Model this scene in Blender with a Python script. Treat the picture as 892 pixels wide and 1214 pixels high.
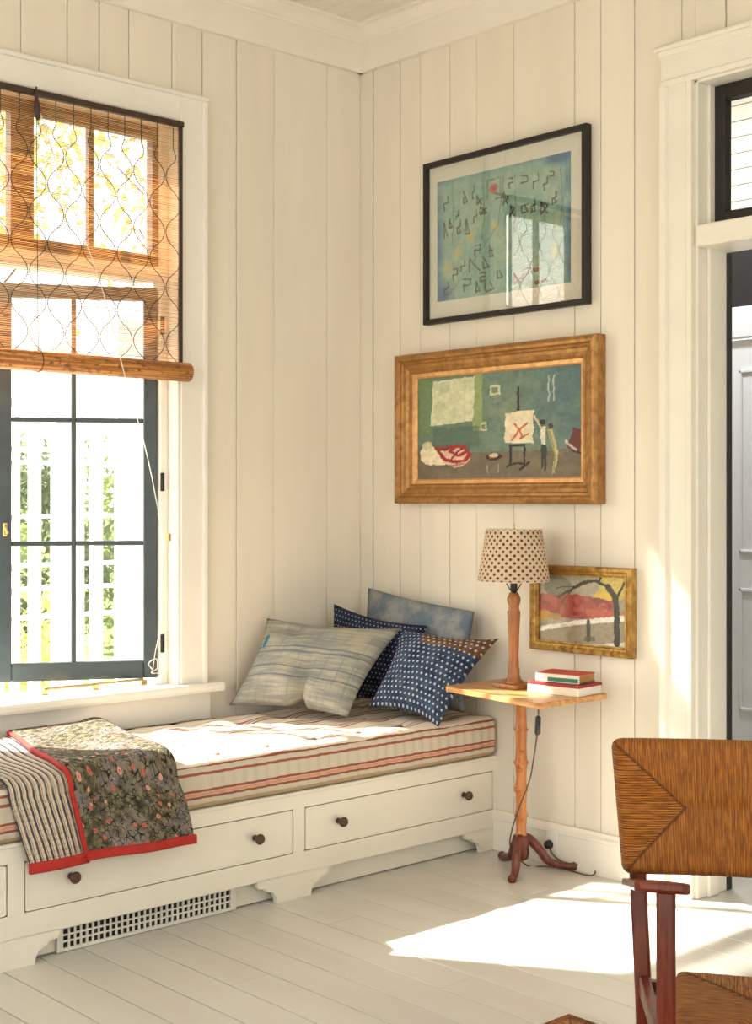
import bpy, bmesh, math, random
import numpy as np
from mathutils import Vector
random.seed(7); rng = np.random.default_rng(7)
for o in list(bpy.data.objects): bpy.data.objects.remove(o)
sc = bpy.context.scene
C = sc.collection
PI = math.pi
# ---------------------------------------------------------------- camera
FPX, TH, YH, H = 1640.0, math.radians(47.6), 593.0, 1.35
CAM = np.array([-3.959, -4.432, H])
Fv = np.array([math.cos(TH), math.sin(TH), 0]); Rv = np.array([math.sin(TH), -math.cos(TH), 0]); Uv = np.array([0, 0, 1.])
cd = bpy.data.cameras.new('camera'); cam = bpy.data.objects.new('camera', cd); C.objects.link(cam)
cam.location = CAM; cam.rotation_euler = (PI/2, 0, TH - PI/2)
cd.sensor_fit = 'HORIZONTAL'; cd.sensor_width = 36; cd.lens = 36*FPX/892; cd.shift_y = -(607-YH)/892
cd.clip_start = .05; cd.clip_end = 300
sc.camera = cam
def ray(x, y): return Fv + Rv*(x-446)/FPX + Uv*(YH-y)/FPX
def fl(x, y, z=0): r = ray(x, y); return CAM + r*(z-CAM[2])/r[2]        # point on the level z
def wA(x, y, c=0): r = ray(x, y); return CAM + r*(c-CAM[1])/r[1]        # point on a plane parallel to the window wall
def wB(x, y, c=0): r = ray(x, y); return CAM + r*(c-CAM[0])/r[0]        # point on a plane parallel to the picture wall
# ---------------------------------------------------------------- light
w = bpy.data.worlds.new('world'); sc.world = w; w.use_nodes = True
nt = w.node_tree; bg = nt.nodes['Background']
sky = nt.nodes.new('ShaderNodeTexSky'); sky.sky_type = 'NISHITA'; sky.sun_disc = False
sky.sun_elevation = math.radians(38); sky.sun_rotation = math.radians(-33); sky.air_density = 1.2; sky.dust_density = 3
mx = nt.nodes.new('ShaderNodeMixRGB'); mx.inputs[0].default_value = .55; mx.inputs[2].default_value = (7, 6.9, 6.6, 1)
nt.links.new(sky.outputs[0], mx.inputs[1]); nt.links.new(mx.outputs[0], bg.inputs[0]); bg.inputs[1].default_value = .62
sd = bpy.data.lights.new('sun', 'SUN'); sd.energy = 24; sd.angle = math.radians(.9); sd.color = (1, .93, .82)
sun = bpy.data.objects.new('sun', sd); C.objects.link(sun)
sun.rotation_euler = Vector((.66, -1, -.93)).to_track_quat('-Z', 'Y').to_euler()
def area(name, loc, rot, sx, sy, e, col):
    d = bpy.data.lights.new(name, 'AREA'); d.shape = 'RECTANGLE'; d.size = sx; d.size_y = sy; d.energy = e; d.color = col
    o = bpy.data.objects.new(name, d); C.objects.link(o); o.location = loc; o.rotation_euler = rot; return o
# fill lamps added in the two unseen openings behind the photographer, standing in for daylight
area('fill_back', (-2.6, -6.28, 1.75), (PI/2, 0, 0), 2.6, 1.9, 29, (1, .955, .89))
area('fill_side', (-5.48, -2.6, 1.75), (PI/2, 0, -PI/2), 2.6, 1.9, 24, (1, .955, .89))
sc.view_settings.view_transform = 'Standard'; sc.view_settings.look = 'None'
sc.view_settings.exposure = 0; sc.view_settings.gamma = 1; sc.view_settings.use_curve_mapping = False
# ---------------------------------------------------------------- materials
def lin(c):
    return tuple((v/12.92 if v <= .04045 else ((v+.055)/1.055)**2.4) for v in c)
def rgb(r, g, b): return lin((r/255, g/255, b/255))
class NT:
    def __init__(s, name):
        s.m = bpy.data.materials.new(name); s.m.use_nodes = True; s.t = s.m.node_tree
        s.b = s.t.nodes['Principled BSDF']; s.out = s.t.nodes['Material Output']
    def n(s, k): return s.t.nodes.new(k)
    def put(s, sock, v):
        if isinstance(v, bpy.types.NodeSocket): s.t.links.new(v, sock)
        elif isinstance(v, (tuple, list)) and len(v) == 3 and len(sock.default_value) == 4: sock.default_value = (*v, 1)
        else: sock.default_value = v
    def math(s, op, a, b=0., c=0.):
        n = s.n('ShaderNodeMath'); n.operation = op
        for i, v in enumerate((a, b, c)): s.put(n.inputs[i], v)
        return n.outputs[0]
    def mix(s, f, a, b, mode='MIX'):
        n = s.n('ShaderNodeMixRGB'); n.blend_type = mode
        s.put(n.inputs[0], f); s.put(n.inputs[1], a); s.put(n.inputs[2], b); return n.outputs[0]
    def coord(s, k='Object'): return s.n('ShaderNodeTexCoord').outputs[k]
    def scale(s, v, sc3):
        n = s.n('ShaderNodeMapping'); s.put(n.inputs[0], v); n.inputs['Scale'].default_value = sc3; return n.outputs[0]
    def noise(s, v, scale, det=3, rough=.6):
        n = s.n('ShaderNodeTexNoise'); s.put(n.inputs['Vector'], v); n.inputs['Scale'].default_value = scale
        n.inputs['Detail'].default_value = det; n.inputs['Roughness'].default_value = rough; return n.outputs['Fac']
    def vor(s, v, scale, feat='F1', rnd=1.):
        n = s.n('ShaderNodeTexVoronoi'); n.feature = feat; s.put(n.inputs['Vector'], v); n.inputs['Scale'].default_value = scale
        n.inputs['Randomness'].default_value = rnd; return n
    def sep(s, v):
        n = s.n('ShaderNodeSeparateXYZ'); s.put(n.inputs[0], v); return n.outputs[0], n.outputs[1], n.outputs[2]
    def ramp(s, f, a, b):   # smooth step a..b
        n = s.n('ShaderNodeMapRange'); n.interpolation_type = 'SMOOTHSTEP'; s.put(n.inputs[0], f)
        n.inputs[1].default_value = a; n.inputs[2].default_value = b; return n.outputs[0]
    def bump(s, h, strength=.3, dist=.01):
        n = s.n('ShaderNodeBump'); n.inputs['Strength'].default_value = strength; n.inputs['Distance'].default_value = dist
        s.put(n.inputs['Height'], h); s.t.links.new(n.outputs[0], s.b.inputs['Normal'])
    def fin(s, col, rough=.5, metal=0, spec=.5):
        s.put(s.b.inputs['Base Color'], col); s.put(s.b.inputs['Roughness'], rough)
        s.b.inputs['Metallic'].default_value = metal; s.b.inputs['Specular IOR Level'].default_value = spec
        return s.m
def mat(name, col, rough=.5, var=.08, scale=6, st=(1, 1, 1), bump=0, bscale=60, metal=0, spec=.5, rand=0):
    t = NT(name); v = t.scale(t.coord(), st)
    f = t.noise(v, scale, 4)
    c = t.mix(t.ramp(f, .3, .7), tuple(x*(1-var) for x in col), tuple(min(1, x*(1+var)) for x in col))
    if rand:
        r = t.n('ShaderNodeObjectInfo').outputs['Random']
        c = t.mix(t.math('MULTIPLY', r, rand), c, (.62, .52, .38), 'MULTIPLY')
    if bump: t.bump(t.noise(v, bscale, 3), bump, .004)
    return t.fin(c, rough, metal, spec)
CREAM = (.81, .755, .64)
M = {}
M['plank'] = mat('cream_painted_plank', CREAM, .42, .035, 5, (1, 1, .12), .12, 30, rand=.10)
M['trim'] = mat('cream_trim_paint', (.83, .785, .685), .35, .02, 5)
M['sash_white'] = mat('white_gloss_paint', (.84, .81, .73), .35, .02, 5)
M['gap'] = mat('dark_gap', (.05, .037, .022), .8)
M['floor'] = mat('painted_floorboard', (.68, .66, .595), .25, .05, 4, (1, .25, 1), .10, 25, rand=.10)
M['floorgap'] = mat('floor_joint', (.06, .045, .028), .8)
M['bench'] = mat('bench_paint', (.80, .755, .645), .36, .025, 5, (.3, 1, 1))
M['ceil'] = mat('ceiling_plank_paint', (.80, .76, .67), .5, .03, 5, rand=.08)
M['dkframe'] = mat('dark_blue_green_sash', (.042, .06, .068), .38, .15, 8)
M['black'] = mat('plain_black', (.012, .009, .010), .5, .1)
M['black_frame'] = mat('black_frame_wood', (.012, .008, .006), .55, .2, 12, (1, .2, 1))
M['dkwood'] = mat('dark_brown_binding', (.045, .024, .014), .5, .2, 20)
M['dkbrown'] = mat('dark_stained_wood', (.05, .028, .02), .4, .25, 10)
M['brass'] = mat('aged_brass', (.62, .45, .20), .32, .15, 30, metal=1)
M['cord'] = mat('white_cord', (.80, .76, .66), .7)
M['bcord'] = mat('brown_flex', (.10, .055, .03), .6)
M['blackplastic'] = mat('black_plastic', (.015, .014, .014), .4)
M['knob'] = mat('dark_wood_knob', (.07, .026, .014), .3, .2, 30)
M['iron'] = mat('black_iron', (.03, .028, .026), .45, .1, metal=.6)
M['mat_board'] = mat('picture_mount', (.83, .77, .65), .8, .02)
M['paper'] = mat('book_pages', (.80, .72, .58), .8, .1, 40, (1, 1, 12))
M['redcloth'] = mat('red_book_cloth', rgb(150, 36, 44), .6, .1, 30)
M['tancloth'] = mat('tan_book_cloth', rgb(178, 128, 72), .6, .1, 30)
M['greencloth'] = mat('green_book_cloth', rgb(66, 122, 92), .6, .1, 30)
M['olivecloth'] = mat('olive_book_cloth', rgb(120, 112, 74), .6, .1, 30)
M['redtop'] = mat('coral_book_cloth', rgb(196, 82, 60), .6, .1, 30)
M['shutter'] = mat('white_outdoor_paint', (.82, .82, .80), .6, .03)
M['terrace'] = mat('pale_terrace', (.62, .58, .50), .9, .12, 2)
M['lawn'] = mat('lawn', (.16, .21, .05), .9, .3, 3)
M['bark'] = mat('bark', (.12, .09, .06), .9, .3, 12, (1, 1, .2))
M['hallwhite'] = mat('cool_white_door_paint', (.80, .80, .80), .35, .02)
M['binding'] = mat('red_quilt_binding', rgb(176, 44, 36), .85, .12, 60, bump=.4, bscale=250)
M['metalvent'] = mat('vent_enamel', (.74, .71, .62), .4, .04)
def wood(name, a, b, rough=.38, scale=9, st=(6, 6, .6)):
    t = NT(name); v = t.scale(t.coord(), st); f = t.noise(v, scale, 5, .65)
    t.bump(f, .12, .002)
    return t.fin(t.mix(t.ramp(f, .3, .7), a, b), rough)
M['honey'] = wood('honey_wood', rgb(150, 84, 40), rgb(206, 134, 74), .32)
M['lampwood'] = wood('lamp_wood', rgb(134, 82, 44), rgb(186, 124, 74), .32)
M['tabletop'] = wood('table_top_wood', rgb(176, 122, 70), rgb(222, 172, 112), .3, 9, (6, .6, 6))
M['mahog'] = wood('mahogany', rgb(78, 32, 22), rgb(122, 58, 42), .28)
M['chairwood'] = wood('chair_wood', rgb(72, 26, 16), rgb(112, 46, 30), .22, 8, (5, 5, .5))
def bamboo():
    t = NT('bamboo_slats'); o = t.coord(); f = t.noise(t.scale(o, (3, 3, 210)), 1, 2, .5)
    g = t.noise(t.scale(o, (14, 1, 150)), 1, 2)
    c = t.mix(t.ramp(f, .35, .65), rgb(198, 146, 90), rgb(244, 210, 156)); c = t.mix(t.ramp(g, .55, .7), c, rgb(170, 118, 70))
    t.fin(c, .5)
    tr = t.n('ShaderNodeBsdfTranslucent'); t.put(tr.inputs[0], c)
    ms = t.n('ShaderNodeMixShader'); ms.inputs[0].default_value = .45
    t.t.links.new(t.b.outputs[0], ms.inputs[1]); t.t.links.new(tr.outputs[0], ms.inputs[2]); t.t.links.new(ms.outputs[0], t.out.inputs[0])
    return t.m
M['bamboo'] = bamboo()
def bamroll():
    t = NT('rolled_bamboo'); o = t.coord(); f = t.noise(t.scale(o, (4, 160, 160)), 1, 2, .5)
    g = t.noise(t.scale(o, (40, 60, 60)), 1, 2); t.bump(f, .5, .004)
    return t.fin(t.mix(t.ramp(g, .5, .7), t.mix(t.ramp(f, .35, .65), rgb(158, 96, 42), rgb(222, 160, 92)), rgb(130, 76, 34)), .45)
M['bamroll'] = bamroll()
def glass(name, refl=.10):
    t = NT(name); tr = t.n('ShaderNodeBsdfTransparent'); tr.inputs[0].default_value = (.97, .985, .98, 1)
    gl = t.n('ShaderNodeBsdfGlossy'); gl.inputs['Roughness'].default_value = .01
    lw = t.n('ShaderNodeLayerWeight'); lw.inputs[0].default_value = .5
    f = t.math('ADD', t.math('MULTIPLY', t.math('POWER', lw.outputs['Facing'], 5), .9), refl)
    ms = t.n('ShaderNodeMixShader'); t.t.links.new(f, ms.inputs[0]); t.t.links.new(tr.outputs[0], ms.inputs[1]); t.t.links.new(gl.outputs[0], ms.inputs[2])
    t.t.links.new(ms.outputs[0], t.out.inputs[0]); return t.m
M['glass'] = glass('window_glass', .06); M['picglass'] = glass('picture_glass', .12)
def gilt(name, a, b, c):
    t = NT(name); o = t.coord(); f = t.noise(t.scale(o, (30, 30, 30)), 1, 4, .7); g = t.noise(t.scale(o, (8, 8, 8)), 1, 3)
    t.bump(f, .35, .003)
    return t.fin(t.mix(t.ramp(g, .35, .75), t.mix(t.ramp(f, .35, .65), a, b), c), .38, .35)
M['gilt'] = gilt('gilt_frame', rgb(136, 92, 42), rgb(180, 132, 70), rgb(156, 108, 54))
M['gilt2'] = gilt('old_gold_frame', rgb(128, 90, 34), rgb(206, 166, 86), rgb(160, 118, 54))
M['giltin'] = gilt('gilt_slip', rgb(206, 150, 96), rgb(232, 184, 128), rgb(214, 160, 104))
def vcol(name, rough=.6, bump=.0):
    t = NT(name); a = t.n('ShaderNodeVertexColor'); a.layer_name = 'paint'
    if bump: t.bump(t.noise(t.coord(), 90, 4, .7), bump, .003)
    return t.fin(a.outputs[0], rough)
M['print'] = vcol('paper_print', .8); M['oil'] = vcol('oil_paint', .5, .35); M['varnish'] = vcol('varnished_oil_paint', .22, .15)
# --- fabrics (UV in metres)
def ticking():
    t = NT('striped_ticking'); x, y, z = t.sep(t.coord('Object'))
    nz = t.sep(t.n('ShaderNodeNewGeometry').outputs['Normal'])[2]
    wob = t.math('MULTIPLY', t.math('SUBTRACT', t.noise(t.coord(), 9, 2), .5), .006)
    zz = t.math('ADD', z, wob)
    def band(v, c, hw): return t.math('LESS_THAN', t.math('ABSOLUTE', t.math('SUBTRACT', v, c)), hw)
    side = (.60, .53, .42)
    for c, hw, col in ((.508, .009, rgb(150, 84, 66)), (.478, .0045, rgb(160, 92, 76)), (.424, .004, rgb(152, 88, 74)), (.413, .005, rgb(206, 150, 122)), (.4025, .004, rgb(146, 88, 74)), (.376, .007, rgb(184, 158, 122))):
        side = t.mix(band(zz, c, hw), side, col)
    yy = t.math('ADD', y, t.math('MULTIPLY', wob, 1.5)); p = t.math('MODULO', t.math('ADD', yy, 2.0), .155)
    top = (.80, .72, .60)
    for c, hw, col in ((.03, .006, rgb(176, 110, 92)), (.05, .004, rgb(150, 120, 100)), (.068, .006, rgb(176, 110, 92)), (.115, .0035, rgb(190, 150, 128))):
        top = t.mix(band(p, c, hw), top, col)
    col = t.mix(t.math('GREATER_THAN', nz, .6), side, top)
    t.bump(t.noise(t.scale(t.coord(), (60, 20, 20)), 1, 2), .25, .006)
    return t.fin(col, .9, 0, .2)
M['ticking'] = ticking()
def floral():
    t = NT('floral_quilting'); uv = t.coord('UV'); n = t.noise(uv, 30, 3)
    base = t.mix(t.ramp(n, .35, .65), rgb(66, 66, 50), rgb(132, 122, 98))
    g = t.noise(uv, 6, 2); base = t.mix(t.ramp(g, .45, .7), base, rgb(136, 128, 124))
    vines = t.vor(uv, 62, 'DISTANCE_TO_EDGE').outputs['Distance']
    base = t.mix(t.math('MULTIPLY', t.math('LESS_THAN', vines, .07), t.ramp(t.noise(uv, 40, 2), .4, .55)), base, rgb(44, 42, 34))
    v = t.vor(uv, 36); flower = t.math('LESS_THAN', t.math('ADD', v.outputs['Distance'], t.math('MULTIPLY', t.noise(uv, 150, 1), .12)), .36)
    r = t.sep(v.outputs['Color'])[0]
    fc = t.mix(t.math('GREATER_THAN', r, .68), rgb(192, 104, 84), rgb(206, 150, 132)); fc = t.mix(t.math('GREATER_THAN', r, .86), fc, rgb(112, 108, 122))
    base = t.mix(t.math('MULTIPLY', flower, t.math('GREATER_THAN', r, .42)), base, fc)
    base = t.mix(t.math('MULTIPLY', t.math('LESS_THAN', v.outputs['Distance'], .09), t.math('GREATER_THAN', r, .42)), base, rgb(150, 70, 56))
    x, y, _ = t.sep(uv)
    d1 = t.math('ABSOLUTE', t.math('SINE', t.math('MULTIPLY', t.math('ADD', x, y), 75))); d2 = t.math('ABSOLUTE', t.math('SINE', t.math('MULTIPLY', t.math('SUBTRACT', x, y), 75)))
    t.bump(t.math('MINIMUM', t.math('MINIMUM', d1, d2), .5), .6, .008)
    return t.fin(base, .9, 0, .15)
M['floral'] = floral()
def qstripe():
    t = NT('striped_quilting'); uv = t.coord('UV'); x, y, _ = t.sep(uv)
    xw = t.math('ADD', x, t.math('MULTIPLY', t.noise(uv, 14, 2), .006)); p = t.math('MODULO', t.math('ADD', xw, 5), .021)
    c = t.mix(t.math('LESS_THAN', p, .0075), rgb(206, 192, 168), rgb(74, 74, 82)); c = t.mix(t.math('LESS_THAN', t.math('ABSOLUTE', t.math('SUBTRACT', p, .0115)), .0012), c, rgb(150, 110, 96))
    c = t.mix(t.ramp(t.noise(uv, 12, 3), .5, .75), c, rgb(176, 166, 150))
    q = t.math('ABSOLUTE', t.math('SINE', t.math('MULTIPLY', y, 190))); t.bump(t.math('MINIMUM', q, .6), .7, .006)
    return t.fin(c, .9, 0, .15)
M['qstripe'] = qstripe()
def linen():
    t = NT('woven_grey_linen'); uv = t.coord('UV'); x, y, _ = t.sep(uv)
    a = t.noise(t.scale(uv, (5, 60, 1)), 1, 3, .7); b = t.noise(t.scale(uv, (70, 4, 1)), 1, 3, .7); g = t.noise(uv, 5, 3)
    c = t.mix(t.ramp(a, .35, .68), rgb(138, 139, 132), rgb(180, 174, 156)); c = t.mix(t.math('MULTIPLY', t.ramp(b, .48, .72), .6), c, rgb(112, 128, 140))
    c = t.mix(t.math('MULTIPLY', t.ramp(g, .5, .72), .6), c, rgb(182, 172, 142))
    for v0 in (.115, .155, .215, .235):
        c = t.mix(t.math('MULTIPLY', t.math('LESS_THAN', t.math('ABSOLUTE', t.math('SUBTRACT', t.math('ADD', y, t.math('MULTIPLY', g, .01)), v0)), .0028), .65), c, rgb(84, 100, 118))
    d = t.math('ADD', t.math('POWER', t.math('DIVIDE', t.math('SUBTRACT', x, .055), .012), 2), t.math('POWER', t.math('DIVIDE', t.math('SUBTRACT', y, .255), .03), 2))
    c = t.mix(t.math('LESS_THAN', d, 1), c, rgb(62, 128, 150))
    t.bump(t.noise(uv, 260, 2), .35, .003); return t.fin(c, .92, 0, .15)
M['linen'] = linen()
def dots(name, a, b, dot, cell, r, patch=False):
    t = NT(name); uv = t.coord('UV'); x, y, _ = t.sep(uv)
    xw = t.math('ADD', x, t.math('MULTIPLY', t.noise(uv, 9, 2), .008)); yw = t.math('ADD', y, t.math('MULTIPLY', t.noise(t.scale(uv, (1.3, .8, 1)), 8, 2), .008))
    c = t.mix(t.ramp(t.noise(uv, 14, 4, .7), .35, .7), a, b)
    if patch:
        e = t.math('ADD', y, t.math('MULTIPLY', x, .55)); pm = t.math('MULTIPLY', t.math('GREATER_THAN', t.math('ADD', y, t.math('MULTIPLY', t.noise(uv, 6, 2), .05)), .335), t.math('GREATER_THAN', x, .16))
        c = t.mix(pm, c, t.mix(t.ramp(t.noise(uv, 30, 3), .35, .7), rgb(92, 66, 50), rgb(134, 100, 78)))
    row = t.math('FLOOR', t.math('DIVIDE', yw, cell)); off = t.math('MULTIPLY', t.math('MODULO', t.math('ABSOLUTE', row), 2), .5)
    fx = t.math('SUBTRACT', t.math('FRACT', t.math('ADD', t.math('DIVIDE', xw, cell), t.math('ADD', off, 40))), .5); fy = t.math('SUBTRACT', t.math('FRACT', t.math('ADD', t.math('DIVIDE', yw, cell), 40)), .5)
    d = t.math('SQRT', t.math('ADD', t.math('MULTIPLY', fx, fx), t.math('MULTIPLY', fy, fy)))
    c = t.mix(t.math('LESS_THAN', d, r), c, dot)
    t.bump(t.noise(uv, 240, 2), .3, .003); return t.fin(c, .9, 0, .15)
M['navy'] = dots('navy_dotted_cotton', rgb(30, 36, 56), rgb(52, 58, 80), rgb(176, 180, 188), .022, .15)
M['indigo'] = dots('indigo_dotted_cotton', rgb(42, 56, 82), rgb(78, 92, 116), rgb(196, 200, 202), .025, .20, True)
def cloud():
    t = NT('washed_blue_grey_linen'); uv = t.coord('UV'); g = t.noise(uv, 7, 3); h = t.noise(t.scale(uv, (60, 60, 1)), 1, 3)
    c = t.mix(t.ramp(g, .38, .62), rgb(104, 116, 130), rgb(150, 152, 148)); c = t.mix(t.math('MULTIPLY', t.ramp(h, .5, .7), .35), c, rgb(80, 92, 108))
    t.bump(h, .25, .003); return t.fin(c, .92, 0, .15)
M['cloud'] = cloud()
def lshade():
    t = NT('printed_lampshade_linen'); x, y, _ = t.sep(t.coord('UV')); c0 = rgb(226, 204, 176)
    cell = .0195; a = t.math('DIVIDE', t.math('ADD', x, y), cell*1.41); b = t.math('DIVIDE', t.math('SUBTRACT', x, y), cell*1.41)
    fx = t.math('SUBTRACT', t.math('FRACT', t.math('ADD', a, 40)), .5); fy = t.math('SUBTRACT', t.math('FRACT', t.math('ADD', b, 40)), .5)
    d = t.math('SQRT', t.math('ADD', t.math('MULTIPLY', fx, fx), t.math('MULTIPLY', fy, fy)))
    c = t.mix(t.math('LESS_THAN', d, .27), c0, rgb(112, 74, 50)); t.fin(c, .85, 0, .2)
    tr = t.n('ShaderNodeBsdfTranslucent'); t.put(tr.inputs[0], c); ms = t.n('ShaderNodeMixShader'); ms.inputs[0].default_value = .25
    t.t.links.new(t.b.outputs[0], ms.inputs[1]); t.t.links.new(tr.outputs[0], ms.inputs[2]); t.t.links.new(ms.outputs[0], t.out.inputs[0]); return t.m
M['lshade'] = lshade()
def rush(name, hx, hy, a, b):
    t = NT(name); x, y, _ = t.sep(t.coord('UV'))
    dx = t.math('SUBTRACT', hx, t.math('ABSOLUTE', x)); dy = t.math('SUBTRACT', hy, t.math('ABSOLUTE', y))
    left = t.math('LESS_THAN', dx, dy)
    s = t.math('ADD', t.math('MULTIPLY', left, y), t.math('MULTIPLY', t.math('SUBTRACT', 1, left), x))
    l = t.math('ADD', t.math('MULTIPLY', left, x), t.math('MULTIPLY', t.math('SUBTRACT', 1, left), y))
    cv = t.n('ShaderNodeCombineXYZ'); t.put(cv.inputs[0], t.math('MULTIPLY', s, 230)); t.put(cv.inputs[1], t.math('MULTIPLY', l, 22)); t.put(cv.inputs[2], t.math('MULTIPLY', left, 7.))
    n1 = t.noise(cv.outputs[0], 1, 3, .6)
    st = t.math('ABSOLUTE', t.math('SINE', t.math('ADD', t.math('MULTIPLY', s, 620), t.math('MULTIPLY', n1, 1.5))))
    c = t.mix(t.ramp(n1, .32, .7), a, b); c = t.mix(t.math('LESS_THAN', st, .25), c, tuple(v*.7 for v in a))
    seam = t.math('LESS_THAN', t.math('ABSOLUTE', t.math('SUBTRACT', dx, dy)), .004); c = t.mix(t.math('MULTIPLY', seam, .7), c, tuple(v*.35 for v in a))
    t.bump(t.math('ADD', st, n1), .6, .004); return t.fin(c, .6, 0, .3)
M['rushback'] = rush('rush_back', .30, .137, rgb(126, 70, 22), rgb(178, 112, 42))
M['rushseat'] = rush('rush_seat', .18, .21, rgb(120, 68, 24), rgb(186, 124, 62))
M['rushmat'] = rush('rush_mat', 1.1, .8, rgb(140, 88, 48), rgb(206, 150, 100))
def leaf(name, a, b):
    t = NT(name); c = t.mix(t.noise(t.coord(), 1.2, 2), a, b); t.fin(c, .6)
    tr = t.n('ShaderNodeBsdfTranslucent'); t.put(tr.inputs[0], c); ms = t.n('ShaderNodeMixShader'); ms.inputs[0].default_value = .5
    t.t.links.new(t.b.outputs[0], ms.inputs[1]); t.t.links.new(tr.outputs[0], ms.inputs[2]); t.t.links.new(ms.outputs[0], t.out.inputs[0]); return t.m
M['leaf_y'] = leaf('yellow_green_leaf', (.55, .50, .16), (.66, .56, .26)); M['leaf_g'] = leaf('green_leaf', (.16, .22, .08), (.30, .34, .12)); M['leaf_d'] = leaf('dark_leaf', (.08, .12, .06), (.16, .20, .10))
# ---------------------------------------------------------------- mesh helpers
def link(name, me, m, parent=None, smooth=False):
    o = bpy.data.objects.new(name, me); C.objects.link(o)
    if m is not None and not me.materials: me.materials.append(M[m] if isinstance(m, str) else m)
    if smooth:
        for p in me.polygons: p.use_smooth = True
    if parent is not None:
        o.parent = parent
        o.matrix_parent_inverse = parent.matrix_basis.inverted()
    return o
def tag(o, label=None, cat=None, group=None, kind=None):
    if label: o['label'] = label
    if cat: o['category'] = cat
    if group: o['group'] = group
    if kind: o['kind'] = kind
    return o
def empty(name, loc, label=None, cat=None, group=None, kind=None):
    o = bpy.data.objects.new(name, None); C.objects.link(o); o.location = loc; o.empty_display_size = .05
    bpy.context.view_layer.update()
    return tag(o, label, cat, group, kind)
class MB:
    def __init__(s): s.v = []; s.f = []; s.uv = None
    def add(s, vs, fs):
        n = len(s.v); s.v += [tuple(float(c) for c in p) for p in vs]; s.f += [tuple(i+n for i in q) for q in fs]; return s
    def box(s, x0, x1, y0, y1, z0, z1):
        return s.add([(x0,y0,z0),(x1,y0,z0),(x1,y1,z0),(x0,y1,z0),(x0,y0,z1),(x1,y0,z1),(x1,y1,z1),(x0,y1,z1)],
                     [(0,3,2,1),(4,5,6,7),(0,1,5,4),(1,2,6,5),(2,3,7,6),(3,0,4,7)])
    def obox(s, c, ax, ay, az):      # oriented box: centre and three half-extent vectors
        c, ax, ay, az = map(np.array, (c, ax, ay, az)); P = []
        for k in (-1, 1):
            for i, j in ((-1,-1),(1,-1),(1,1),(-1,1)): P.append(c+ax*i+ay*j+az*k)
        return s.add(P, [(0,3,2,1),(4,5,6,7),(0,1,5,4),(1,2,6,5),(2,3,7,6),(3,0,4,7)])
    def prism(s, poly, fn, a, b):    # poly (p,q) extruded from a to b, fn(p,q,t) -> xyz
        n = len(poly); vs = [fn(p, q, a) for p, q in poly] + [fn(p, q, b) for p, q in poly]
        return s.add(vs, [tuple(range(n))[::-1], tuple(range(n, 2*n))] + [(i, (i+1) % n, (i+1) % n+n, i+n) for i in range(n)])
    def tube(s, pts, r, n=6, cap=True):
        pts = [np.array(p, float) for p in pts]; k = len(pts); rs = r if isinstance(r, (list, tuple)) else [r]*k
        vs = []; a = None
        for i, p in enumerate(pts):
            t = pts[min(i+1, k-1)] - pts[max(i-1, 0)]; t = t/(np.linalg.norm(t)+1e-9)
            if a is None: a = np.cross(t, (.31, .17, .93) if abs(t[2]) < .8 else (.9, .3, .1))
            a = a-t*(a@t); a /= np.linalg.norm(a)+1e-9; b = np.cross(t, a)
            for j in range(n):
                th = 2*PI*j/n; vs.append(p + (a*math.cos(th)+b*math.sin(th))*rs[i])
        fs = [(i*n+j, i*n+(j+1) % n, (i+1)*n+(j+1) % n, (i+1)*n+j) for i in range(k-1) for j in range(n)]
        if cap: fs += [tuple(range(n))[::-1], tuple(range((k-1)*n, k*n))]
        return s.add(vs, fs)
    def lathe(s, prof, c=(0, 0, 0), n=24):
        vs = [(c[0]+r*math.cos(2*PI*j/n), c[1]+r*math.sin(2*PI*j/n), c[2]+z) for r, z in prof for j in range(n)]; k = len(prof)
        fs = [(i*n+j, i*n+(j+1) % n, (i+1)*n+(j+1) % n, (i+1)*n+j) for i in range(k-1) for j in range(n)]
        fs += [tuple(range(n))[::-1], tuple(range((k-1)*n, k*n))]
        return s.add(vs, fs)
    def build(s, name, m, parent=None, smooth=False, bevel=0, seg=1):
        me = bpy.data.meshes.new(name); me.from_pydata(s.v, [], s.f)
        bm = bmesh.new(); bm.from_mesh(me); bmesh.ops.recalc_face_normals(bm, faces=bm.faces)
        if bevel: bmesh.ops.bevel(bm, geom=bm.edges[:], offset=bevel, segments=seg, affect='EDGES', profile=.6, clamp_overlap=True)
        bm.to_mesh(me); bm.free()
        o = link(name, me, m, parent, smooth)
        if smooth == 'auto' or (smooth and bevel): 
            try: me.set_sharp_from_angle(angle=math.radians(38))
            except Exception: pass
        return o
def bx(name, m, parent, x0, x1, y0, y1, z0, z1, bevel=.002, seg=1): return MB().box(x0, x1, y0, y1, z0, z1).build(name, m, parent, bevel=bevel, seg=seg)
def spline(pts, n=8):
    P = [np.array(p, float) for p in pts]; out = []
    for i in range(len(P)-1):
        a, b, c, d = P[max(i-1, 0)], P[i], P[i+1], P[min(i+2, len(P)-1)]
        for k in range(n):
            t = k/n; out.append(.5*((2*b)+(-a+c)*t+(2*a-5*b+4*c-d)*t*t+(-a+3*b-3*c+d)*t**3))
    return out + [P[-1]]
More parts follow.
